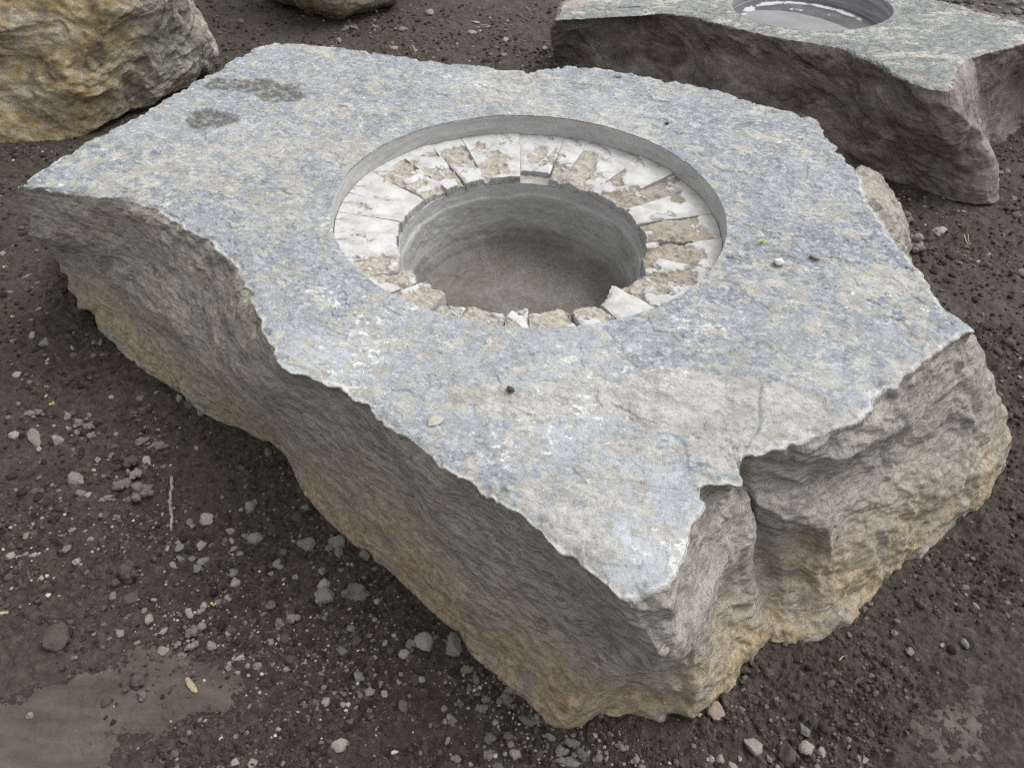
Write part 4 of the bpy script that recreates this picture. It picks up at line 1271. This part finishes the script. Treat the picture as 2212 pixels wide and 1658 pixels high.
Z4 = (0, 518.5); Z5 = (0, 1070.7); Z6 = (691, 1070.7); Z7 = (1434, 1070.7); Z3 = (1434, 0); Z2 = (691, 0)
LIST = {
 Z4: "103,812,50,38,p 190,483,32,28,g 205,597,45,36,p 272,632,62,55,g 565,618,28,20,p 617,630,30,38,g 667,938,28,26,p 850,936,52,34,g 1083,947,40,44,p 1150,975,95,60,d 1220,1033,46,50,g 60,312,30,24,g 15,70,34,30,p 200,1180,62,95,p 73,1177,58,50,p 335,1200,68,60,p 227,1250,32,32,p 312,1106,28,24,p 400,1125,30,26,p 455,1430,88,92,p 525,1532,60,48,p 475,1520,50,50,g 692,1158,28,24,p 957,1140,26,22,p 1190,1243,30,32,r 1632,1275,40,60,g 883,1318,46,52,p 582,1318,32,40,g 1518,1598,92,82,c 185,1042,44,36,c 232,1028,46,34,c 405,1055,50,50,c 470,1095,70,50,c 525,1115,70,60,c 455,1145,50,40,c 540,1160,50,30,c 865,1210,90,50,c 950,1225,100,60,c 730,1480,110,80,c 820,1420,80,70,c 860,1520,110,110,c 790,1345,90,90,b 648,1548,60,36,c 75,625,60,30,c 100,983,24,22,p 1855,1610,50,50,g 440,655,26,30,g 290,455,22,16,g 238,424,34,18,g 155,200,60,16,g 180,864,30,22,g 1820,1495,36,44,d 430,1250,22,22,p",
 Z5: "1253,120,80,74,p 1162,158,34,36,p 1398,188,56,44,p 1397,240,28,75,p 1408,295,58,38,p 1208,270,66,60,p 1075,262,46,36,p 1082,293,56,38,p 1005,292,34,30,p 1278,276,36,32,g 1350,265,28,28,p 1545,245,95,85,p 1490,222,50,60,c 1870,275,110,110,g 2062,255,135,95,g 2005,303,68,50,g 2060,330,52,70,g 2000,345,40,24,g 1700,385,90,70,g 1228,378,72,50,p 1188,415,52,46,g 1040,392,34,60,p 1085,362,44,48,g 1415,505,74,66,p 1410,452,64,60,g 1455,325,46,34,g 458,380,50,38,p 403,313,50,32,g 420,184,48,26,p 50,345,48,34,p 190,342,44,32,p 95,352,30,24,p 238,482,36,36,p 275,473,26,26,y 760,450,130,130,b 785,605,90,60,d 675,590,50,44,g 920,610,32,34,p 1228,643,40,40,p 1205,683,60,34,p 1145,700,52,60,p 1385,607,44,44,p 1218,773,50,52,p 1382,828,50,44,p 985,810,58,28,p 720,820,46,44,g 900,738,64,52,p 1285,895,56,64,p 980,930,64,60,p 1640,865,50,44,p 1610,930,72,52,p 1450,965,62,34,p 1505,1020,36,36,p 1435,1058,32,34,p 1555,1020,56,48,g 1740,1038,40,36,p 1958,433,48,50,g 1960,520,90,70,p 1968,600,120,120,p 1980,1238,50,46,p 2087,1258,44,44,p 2070,1500,98,76,p 1765,725,64,60,c 1160,820,80,80,c 1970,725,36,44,g 1420,1608,52,44,p 1525,1615,56,60,p 340,850,140,130,d 167,1318,44,34,p 830,1110,110,90,b 865,1205,60,60,c 1650,465,32,30,p 1795,465,50,40,g 1725,483,36,26,p 565,830,22,18,p 1165,905,70,60,c 1095,960,50,50,c 1070,890,50,40,c 1690,740,50,80,c 1600,700,40,30,c 1380,1030,50,50,c 700,110,40,30,c 540,240,46,30,g 610,100,34,30,p 640,130,34,24,p",
 Z6: "275,345,80,95,g 215,560,150,130,c 345,622,42,46,p 627,877,105,125,p 807,910,115,145,g 705,847,50,30,g 555,885,60,100,c 510,960,76,68,p 395,880,46,34,p 325,970,44,36,p 230,1095,70,74,p 615,1110,48,44,p 300,1185,58,56,p 390,1195,40,44,p 452,1548,44,26,w 778,1488,36,44,p 1165,1505,50,44,r 1195,1560,70,70,p 1065,1368,44,50,p 795,1360,70,70,c 955,1110,40,130,c 900,1050,80,70,c 850,1255,50,50,c 980,1290,80,70,c 1015,1235,60,60,c 1130,1230,90,80,c 1160,1180,70,60,c 1260,1370,90,70,c 1320,1350,60,70,c 1400,1450,70,50,c 1530,1490,100,70,c 1480,1550,90,70,c 1590,1560,90,70,c 1540,1620,110,60,c 1040,1470,70,80,c 1020,1570,70,80,c 1080,1640,70,50,g 920,1625,30,30,p 730,1065,24,24,p 683,1050,24,18,p 480,1125,30,40,r 125,920,60,70,g 220,855,80,60,d 1840,1520,70,60,c 1700,1590,70,60,c 1930,1600,60,60,c 1960,1640,50,50,c 840,1600,50,50,c 760,1290,40,50,c 180,790,50,60,c",
 Z7: "320,1300,110,95,r 550,1515,115,85,p 860,1425,100,62,g 770,1570,120,110,d 878,1535,80,90,p 960,1550,60,50,p 975,1477,28,28,p 348,1588,50,48,p 300,1590,40,40,p 435,1640,66,44,p 1235,1595,36,48,p 1190,1590,40,34,g 1405,840,44,34,p 1915,662,46,22,p 1500,948,44,40,g 1830,892,60,40,g 1700,905,20,30,p 700,1645,40,30,p 860,1655,90,30,p 945,1640,36,30,g 650,1590,60,36,g 260,1630,40,40,d 470,1590,30,30,p 540,1010,60,50,b 500,1060,60,50,b 640,1060,60,60,b 800,1210,60,60,b 690,1235,30,40,g 1560,650,60,50,b 1680,700,50,40,b 1240,960,60,50,b",
 Z3: "1690,1395,64,56,p 1520,1425,40,26,g 1470,1150,26,24,g 1480,1320,80,50,c 1530,1490,110,90,c 2145,1190,40,30,p 2030,1097,26,30,g 2055,1025,40,18,g 2105,1020,30,24,g 1990,1535,28,22,p 1810,1590,26,20,g 1600,1355,22,16,p 1880,1560,24,18,p 1925,1575,26,20,p 1900,1600,22,18,g",
 Z2: "1135,238,46,28,p 925,188,60,24,p 567,290,32,44,r 455,287,46,22,p 112,235,30,30,g 75,278,32,28,g 500,170,60,36,c 1372,292,32,24,p 1262,40,30,18,g 670,70,50,40,g 1120,330,40,24,g 1040,325,30,16,g 160,168,60,24,c 200,165,50,24,c 1000,150,90,20,c 330,158,40,24,c 950,125,60,16,p 1470,18,30,24,p 1140,115,30,24,p 975,172,26,16,p",
}
SPECIAL = {
 (Z6, 627, 877): 'large pale oval stone, the left one of two beside the boulder foot',
 (Z6, 807, 910): 'large grey rounded stone half tucked under the near left foot of the carved boulder',
 (Z6, 215, 560): 'large crumbly grey clod right of the pale cracked stone',
 (Z5, 1968, 600): 'large pale cracked stone left of the big crumbly clod',
 (Z5, 2062, 255): 'large dull grey stone against the foot of the boulder above a smaller trio',
 (Z5, 1870, 275): 'large round grey stone left of the trio by the boulder foot',
 (Z5, 340, 850): 'big dark wedge-shaped stone half sunk in soil above the smooth mud patch',
 (Z5, 2070, 1500): 'large pale angular pebble lying alone right of the smooth mud patch',
 (Z5, 760, 450): 'big round reddish brown clod in the soil above the shiny stone',
 (Z5, 830, 1110): 'brown crumbly clod standing on the upper edge of the smooth mud patch',
 (Z5, 1545, 245): 'large pale knobbly stone with a grey clod on its left',
 (Z5, 1253, 120): 'round pale pebble lying alone below the round grey clod with a hole',
 (Z5, 1397, 240): 'narrow upright pinkish shard of stone between two pale pebbles',
 (Z4, 1518, 1598): 'round light grey clod lying alone on dark soil below the boulder edge',
 (Z4, 455, 1430): 'large pale rounded pebble left of the big broken clod',
 (Z4, 200, 1180): 'long smooth pale oval pebble standing on end at the far left',
 (Z4, 1150, 975): 'dark brown stone tucked against the left foot of the boulder beside a pale pebble',
 (Z4, 790, 1345): 'round brown clod right above the big broken clod',
 (Z7, 320, 1300): 'large pinkish white stone just below the near right slab foot',
 (Z7, 550, 1515): 'large pale triangular stone near the bottom picture edge',
 (Z7, 860, 1425): 'grey oval stone above the brown stone at the bottom edge',
 (Z7, 770, 1570): 'largest dark brown stone at the bottom edge right of the pale triangular stone',
 (Z3, 1690, 1395): 'pale angular pebble on the soil right of the carved boulder',
 (Z3, 1530, 1490): 'flat grey clod touching the right edge of the carved boulder',
}
for off, txt in LIST.items():
    for it in txt.split():
        zx, zy, zw, zh, k = it.split(',')
        zx, zy, zw, zh = map(float, (zx, zy, zw, zh))
        put_stone(off[0] + .3545 * zx, off[1] + .3545 * zy, .3545 * zw, .3545 * zh, k, SPECIAL.get((off, int(zx), int(zy))))

MARKS = [(367, 1083, 'the thin grey twig'), (415, 1482, 'the wood chip'), (115, 873, 'the bright yellow-green sprout'), (71, 937, 'the long upright oval pebble'),
 (161, 1026, 'the large pale rounded pebble'), (240, 1018, 'the big broken clod pile'), (335, 950, 'the elongated grey clod'), (538, 1085, 'the lone clod below the boulder'),
 (120, 1372, 'the dark wedge-shaped stone'), (269, 1230, 'the big round brown clod'), (465, 1128, 'the pinkish upright shard'), (548, 1158, 'the pale knobbly stone'),
 (663, 1168, 'the large round grey stone'), (731, 1161, 'the dull grey stone'), (698, 1283, 'the pale cracked stone'), (767, 1269, 'the big crumbly clod'),
 (913, 1381, 'the large pale oval stone'), (977, 1393, 'the half tucked grey stone'), (734, 1602, 'the pale angular foreground pebble'), (460, 1300, 'the sprout among pebbles'),
 (294, 1464, 'the brown clod on the mud patch'), (1205, 1577, 'the near bottom slab tip'), (1547, 1531, 'the pinkish white stone'), (1629, 1608, 'the pale triangular stone'),
 (1707, 1627, 'the largest dark brown stone'), (2033, 494, 'the pale angular pebble at right'), (2087, 517, 'the straw pieces'), (1976, 528, 'the flat clod beside the slab'),
 (1690, 1376, 'the near right slab foot'), (2150, 1000, 'the right slab flank'), (2156, 443, 'the purple boulder bottom corner'),
 (1195, 150, 'the purple boulder left end'), (720, 40, 'the brown boulder'), (600, 88, 'the far left slab corner'), (905, 125, 'the far edge of the slab'), (430, 883, 'the dark stone at the boulder foot'),
 (40, 500, 'the left corner of the slab'), (1100, 1640, 'the bottom picture edge'), (0, 1180, 'the left picture edge')]
SEEN = set()
for o_, px_, py_, desc, word, label in PEND:
    if label: o_['label'] = label; continue
    mk = sorted(MARKS, key=lambda m: math.hypot(m[0] - px_, (m[1] - py_)))
    for m in mk:
        dx, dy = px_ - m[0], py_ - m[1]; d_ = math.hypot(dx, dy)
        if d_ < 14: continue
        a_ = math.degrees(math.atan2(-dy, dx)) % 360
        dr = ['right of', 'up-right of', 'above', 'up-left of', 'left of', 'down-left of', 'below', 'down-right of'][int((a_ + 22.5) // 45) % 8]
        ad = 'just' if d_ < 38 else 'a little' if d_ < 75 else 'well' if d_ < 130 else 'far'
        lb = f'{desc} {word} {ad} {dr} {m[2]}'
        if lb not in SEEN and len(lb.replace('-', ' ').split()) <= 16: break
    SEEN.add(lb); o_['label'] = lb

# ---- loose grit and soil crumbs: uncountable, one object each
POLY_B = np.array([s[-1][:2] for s in st])
POLY_P = np.array([s[-1][:2] for s in sp]); POLY_O = np.array([s[-1][:2] for s in sb])
def scatter(name, count, size, mat, label, cat, dens, seed, flat=0.7, rmin=0.45, rmax=5.5, sink=0.3):
    r = np.random.default_rng(seed)
    th = r.uniform(-0.95, 0.95, count * 4); rad = rmin * np.exp(r.random(count * 4) ** 0.8 * math.log(rmax / rmin))
    x, y = rad * np.sin(th), rad * np.cos(th)
    keep = r.random(len(x)) < dens(x, y)
    for poly in (POLY_B, POLY_P, POLY_O):
        keep &= in_poly(poly, x, y) < 0.0
    x, y = x[keep][:count], y[keep][:count]; n = len(x)
    z = ground_h(x, y)
    V0, F0 = ICO1 if size[1] < 0.0075 else ICO2
    s = size[0] + (size[1] - size[0]) * r.random(n) ** 2.5
    s = s * np.clip(0.6 + 0.25 * np.hypot(x, y), 0.8, 1.5)
    V = np.repeat(V0[None], n, 0)
    V = V * (1 + r.normal(size=(n, len(V0), 1)) * (0.16 if len(V0) < 20 else 0.07)) * (s[:, None] * np.stack([r.uniform(.7, 1.4, n), r.uniform(.7, 1.3, n), r.uniform(.5, .9, n) * flat / .7], -1))[:, None]
    a = r.uniform(0, 2 * math.pi, n); c, s2 = np.cos(a)[:, None], np.sin(a)[:, None]
    X = V[..., 0] * c - V[..., 1] * s2 + x[:, None]; Y = V[..., 0] * s2 + V[..., 1] * c + y[:, None]
    Zz = V[..., 2] + (z + s * sink * flat)[:, None]
    V = np.stack([X, Y, Zz], -1).reshape(-1, 3)
    F = (F0[None] + (np.arange(n) * len(V0))[:, None, None]).reshape(-1, 3)
    tone = np.repeat(r.random(n) ** .9, len(V0))
    o = make_mesh(name, V, F, mat, attrs={'tone': tone}, smooth=False)
    return tag(o, label, cat, kind='stuff')

def crumb_material(name, stops, grain=200):
    M = Mat(name, 0.9, 0.2)
    t = M.attr('tone')
    c = M.ramp(t, stops)
    c = M.mix(M.math('MULTIPLY', M.noise(grain, 4, 0.6), 0.9), c, (0.5, 0.5, 0.5), 'OVERLAY')
    return M.done(c, M.bump(M.noise(grain * 1.5, 4), 0.5, 0.0015))
M_CRUMB = crumb_material('soil_crumbs', [(0.0, (0.022, 0.0175, 0.014)), (0.5, (0.045, 0.036, 0.029)), (0.85, (0.090, 0.075, 0.062)), (1.0, (0.18, 0.16, 0.135))])
M_GRIT = crumb_material('grit', [(0.0, (0.12, 0.11, 0.10)), (0.4, (0.22, 0.205, 0.185)), (0.8, (0.34, 0.32, 0.285)), (1.0, (0.50, 0.47, 0.40))])

def d_crumb(x, y):
    q = np.stack([x, y, x * 0], -1)
    return np.clip(0.35 + fbm(q * 5, 3, seed=71), 0.05, 1) * (1 - 0.96 * mud_mask(x, y))
def d_grit(x, y):
    q = np.stack([x, y, x * 0], -1)
    d = np.clip(fbm(q * 4, 3, seed=72) * 1.2 + 0.05, 0.02, 1) * 0.5
    for (cx, cy, r) in CLODZ:
        d = np.maximum(d, np.exp(-((x - cx) ** 2 + (y - cy) ** 2) / r ** 2))
    d = np.where(y > 2.3, np.maximum(d, .45 * (x > -1)), d)
    return d * (1 - 0.95 * mud_mask(x, y))
scatter('soil_crumbs', 48000, (0.0012, 0.0066), M_CRUMB, 'dark crumbs of loose soil all over the ground', 'soil', d_crumb, 1)
scatter('soil_lumps', 1500, (0.005, 0.013), M_CRUMB, 'dark lumps of damp soil over the ground', 'soil', d_crumb, 4, sink=0.15)
scatter('grit', 7000, (0.0011, 0.0052), M_GRIT, 'fine pale grit strewn over the dark soil', 'grit', d_grit, 2)
scatter('gravel', 5000, (0.008, 0.022), M_GREYS if False else crumb_material('gravel_stone', [(0.0, (0.06, 0.06, 0.058)), (0.5, (0.13, 0.128, 0.122)), (1.0, (0.27, 0.265, 0.25))]), 'coarse grey gravel behind the purple boulder', 'gravel',
        lambda x, y: sstep(4.15, 4.4, y + .35 * x - .35 + 0.1 * np.sin(x * 7)) * (x > .9), 3, rmin=3.5, rmax=8)

# ---------------------------------------------------------------- small things
def plain(name, cols, scale=120, rough=.8):
    M = Mat(name, rough, .25)
    c = M.ramp(M.noise(scale, 5, 0.6, v=M.vec((1, 1, 1))), [(0.35, cols[0]), (0.65, cols[1])])
    return M.done(c, M.bump(M.noise(scale * 2, 5), .5, .001))
def put_on(px, py, z):
    return un(px, py, z)
P, F = pebble_shape(900, 0.1, 12)
def one(name, P, F, mat, loc, sc, rot, label, cat, group=None):
    o = make_mesh(name, P, F, mat); o.location = loc; o.scale = sc; o.rotation_euler = rot
    return tag(o, label, cat, group)
x, y, z = W(1683, 571, H); one('stone_chip', P, F, M_CHIP, (x, y, H + .006), (.015, .013, .009), (0, .2, .6), 'white angular stone chip lying on the slab right of the bowl', 'stone chip')
x, y, z = W(1103, 842, H); one('pebble', *pebble_shape(901), M_DARK, (x, y, H + .003), (.0085, .0075, .006), (0, 0, .3), 'small dark brown pebble lying on top of the slab in front of the bowl', 'pebble')
x, y, z = W(1760, 555, H); one('stone_chip', *pebble_shape(902, .1, 14), M_PALE, (x, y, H + .002), (.014, .012, .006), (0, 0, .1), 'small pale tan stone chip on the slab, right of the white chip', 'stone chip')
x, y, z = W(942, 907, H); one('stone_flake', *pebble_shape(903, .1, 14), plain('tan_flake', ((0.36, 0.34, 0.29), (0.46, 0.44, 0.385))), (x, y, H + .0005), (.018, .012, .003), (0, 0, .9), 'thin flat tan flake on the slab near its left front edge', 'stone flake')
x, y, z = W(1440, 268, H); one('pebble', *pebble_shape(904), M_DARK, (x, y, H + .002), (.008, .006, .004), (0, 0, 0), 'tiny brown pebble on the slab behind the bowl', 'pebble')
x, y, z = W(1333, 167, H); one('stone_chip', *pebble_shape(905), M_PALE, (x, y, H + .003), (.014, .010, .007), (0, 0, 0), 'small pale chip resting on the far edge of the slab', 'stone chip')

# twig, straw, wood chip, leaf bits
M_TWIG = plain('twig', ((0.17, 0.15, 0.12), (0.36, 0.33, 0.28)))
M_STRAW = plain('straw', ((0.40, 0.33, 0.20), (0.56, 0.48, 0.32)))
M_WOOD = plain('wood_chip', ((0.28, 0.22, 0.14), (0.50, 0.42, 0.29)), 60)
M_LEAF = plain('leaf', ((0.30, 0.36, 0.10), (0.50, 0.53, 0.22)))
def tube_pts(pts, rads, n=8):
    pts = np.array(pts, float); V = []
    for i, p in enumerate(pts):
        t = pts[min(i + 1, len(pts) - 1)] - pts[max(i - 1, 0)]; t /= np.linalg.norm(t)
        u = np.cross(t, (0, 0, 1.0)); u /= np.linalg.norm(u) + 1e-9; v = np.cross(t, u)
        for k in range(n):
            a = 2 * math.pi * k / n
            V.append(p + rads[i] * (math.cos(a) * u + math.sin(a) * v))
    m = len(pts)
    F = grid_faces(m, n)
    V.append(pts[0]); V.append(pts[-1])
    cap = [[m * n, (k + 1) % n, k, k] for k in range(n)] + [[m * n + 1, (m - 1) * n + k, (m - 1) * n + (k + 1) % n, (m - 1) * n + (k + 1) % n] for k in range(n)]
    tri = np.array([[a, b, c] for a, b, c, _ in cap])
    q = np.concatenate([F[:, [0, 1, 2]], F[:, [0, 2, 3]], tri])
    return np.array(V), q
def stick(name, pix, r0, mat, label, cat, lift=.006, jit=.15, group=None, seed=0):
    n = 26
    pix = np.array(pix, float); t = np.linspace(0, len(pix) - 1, n)
    px = np.interp(t, np.arange(len(pix)), pix[:, 0]); py = np.interp(t, np.arange(len(pix)), pix[:, 1])
    pts = []
    rr = np.random.default_rng(seed)
    zs = [gz(*un(a, b, 0.01)[:2]) for a, b in zip(px, py)]
    zm = np.linspace(max(zs[:8]), max(zs[-8:]), n)
    for a, b, zz in zip(px, py, zm):
        p = un(a, b, .012); pts.append((p[0] + rr.normal() * r0 * jit, p[1], zz + lift))
    rad = r0 * (1 + rr.normal(size=n) * .28) * np.linspace(1.25, .6, n)
    V, F = tube_pts(pts, rad)
    c = np.array(pts[0]); c[2] = 0
    o = make_mesh(name, V - c, F, mat); o.location = c
    return tag(o, label, cat, group)
stick('twig', [(369, 1026), (369, 1050), (366, 1080), (368, 1110), (365, 1140)], .0035, M_TWIG, 'thin grey dirt-crusted twig lying on the soil left of the boulder', 'twig', .002, .35)
stick('straw', [(2082, 508), (2086, 517), (2093, 527)], .0014, M_STRAW, 'thick yellow piece of straw on the soil at the right', 'straw', .006, .1)
stick('straw', [(2092, 506), (2092, 518), (2097, 528)], .0009, M_STRAW, 'thin yellow stalk beside the thicker straw at the right', 'straw', .006, .1, seed=4)
stick('straw', [(1813, 1425), (1822, 1415)], .0011, M_STRAW, 'tiny straw fragment on the dark soil below the right foot of the boulder', 'straw', .003)
stick('straw', [(0, 1325), (14, 1318)], .003, M_STRAW, 'short flat straw piece at the left edge of the ground', 'straw', .003)
def shard():
    nx, ny = 26, 9
    U, Vv = np.meshgrid(np.linspace(-1, 1, nx), np.linspace(-1, 1, ny), indexing='ij')
    w_ = (1 - .55 * np.abs(U) ** 2.2)
    X = U * .019; Y = Vv * .0058 * w_ + .0015 * perlin(np.stack([U * 3, Vv, U * 0], -1), 3)
    Z = .003 + .0022 * (1 - Vv ** 2) + .0012 * perlin(np.stack([U * 2, Vv * 5, U * 0], -1), 4)
    top_ = np.stack([X, Y, Z], -1).reshape(-1, 3); bot = top_.copy(); bot[:, 2] = -.001
    F = grid_faces(nx, ny, False); n = nx * ny
    idx = np.arange(n).reshape(nx, ny)
    ring = np.r_[idx[0, :], idx[1:, -1], idx[-1, -2::-1], idx[-2:0:-1, 0]]
    S_ = np.array([[ring[i], ring[(i + 1) % len(ring)], ring[(i + 1) % len(ring)] + n, ring[i] + n] for i in range(len(ring))])
    return np.concatenate([top_, bot]), np.concatenate([F[:, ::-1], F + n, S_])
V_, F_ = shard()
x, y, _ = un(415, 1482)
o = make_mesh('wood_chip', V_, F_, M_WOOD, loc=(x, y, gz(x, y) + .002)); o.rotation_euler = (0, 0, -.75)
tag(o, 'splintered yellow-brown wood chip on the smooth mud patch', 'wood chip')

def sprout(px, py, s, z=None, label='', seed=0):
    """two or three tiny folded leaves on a short stalk"""
    rr = np.random.default_rng(seed)
    x, y, _ = un(px, py, z if z else 0.005)
    g = z if z else gz(x, y)
    Vs, Fs, off = [], [], 0
    V, F = tube_pts([(0, 0, 0), (.2 * s, .1 * s, .3 * s), (.5 * s, .1 * s, .45 * s)], [.05 * s] * 3, 6)
    Vs.append(V); Fs.append(F); off += len(V)
    for k in range(3):
        a = rr.uniform(0, 6.28); L_ = s * rr.uniform(.5, .9)
        u = np.linspace(0, 1, 7); wv = np.sin(u * math.pi) ** .7 * L_ * .33
        mid = np.stack([u * L_, u * 0, .35 * s * np.sin(u * 2.2)], -1)
        A = mid + np.stack([u * 0, wv, wv * .5], -1); B = mid - np.stack([u * 0, wv, -wv * .5], -1)
        T_ = np.concatenate([A, mid, B]); T2 = T_.copy(); T2[:, 2] -= .04 * s
        c, s_ = math.cos(a), math.sin(a)
        Vl = np.concatenate([T_, T2]); Vl = np.stack([Vl[:, 0] * c - Vl[:, 1] * s_, Vl[:, 0] * s_ + Vl[:, 1] * c, Vl[:, 2] + .25 * s], -1)
        f = []
        for base_ in (0, 21):
            for r_ in range(2):
                for i in range(6):
                    p0 = base_ + r_ * 7 + i
                    f += [[p0, p0 + 1, p0 + 8], [p0, p0 + 8, p0 + 7]]
        Vs.append(Vl); Fs.append(np.array(f) + off); off += len(Vl)
    o = make_mesh('sprout', np.concatenate(Vs), np.concatenate(Fs), M_LEAF, loc=(x, y, g))
    return tag(o, label, 'sprout')
sprout(1645, 527, .014, H, 'small yellow-green leaf scrap lying on the slab right of the bowl', 1)
sprout(115, 873, .012, None, 'tiny bright yellow-green sprout on the soil at the far left, above the oval pebble', 2)
sprout(310, 918, .007, None, 'tiny yellow-green sprout in the open soil right of the broken clods', 3)
sprout(102, 836, .009, None, 'tiny pale yellow sprout just above the brightest one', 4)
sprout(12, 580, .011, None, 'tiny pale sprout left of the boulder corner at the picture edge', 5)
sprout(30, 689, .009, None, 'tiny yellow sprout on soil by the left edge, below the boulder corner', 6)
sprout(106, 782, .009, None, 'tiny pale sprout between pebbles in the left soil', 7)
sprout(2222 - 0, 785, .010, None, 'tiny yellowish sprout on the soil by the right edge', 8) if False else None
sprout(2226 - 0, 785, .010, None, '', 8) if False else None
sprout(1434 + .3545 * 1935, 620 * .864 + .3545 * 402, .011, None, 'tiny yellow sprout on the soil right of the carved boulder', 9)
sprout(460, 1300, .013, None, 'yellow-green sprout among the pale pebbles left of the boulder', 10)
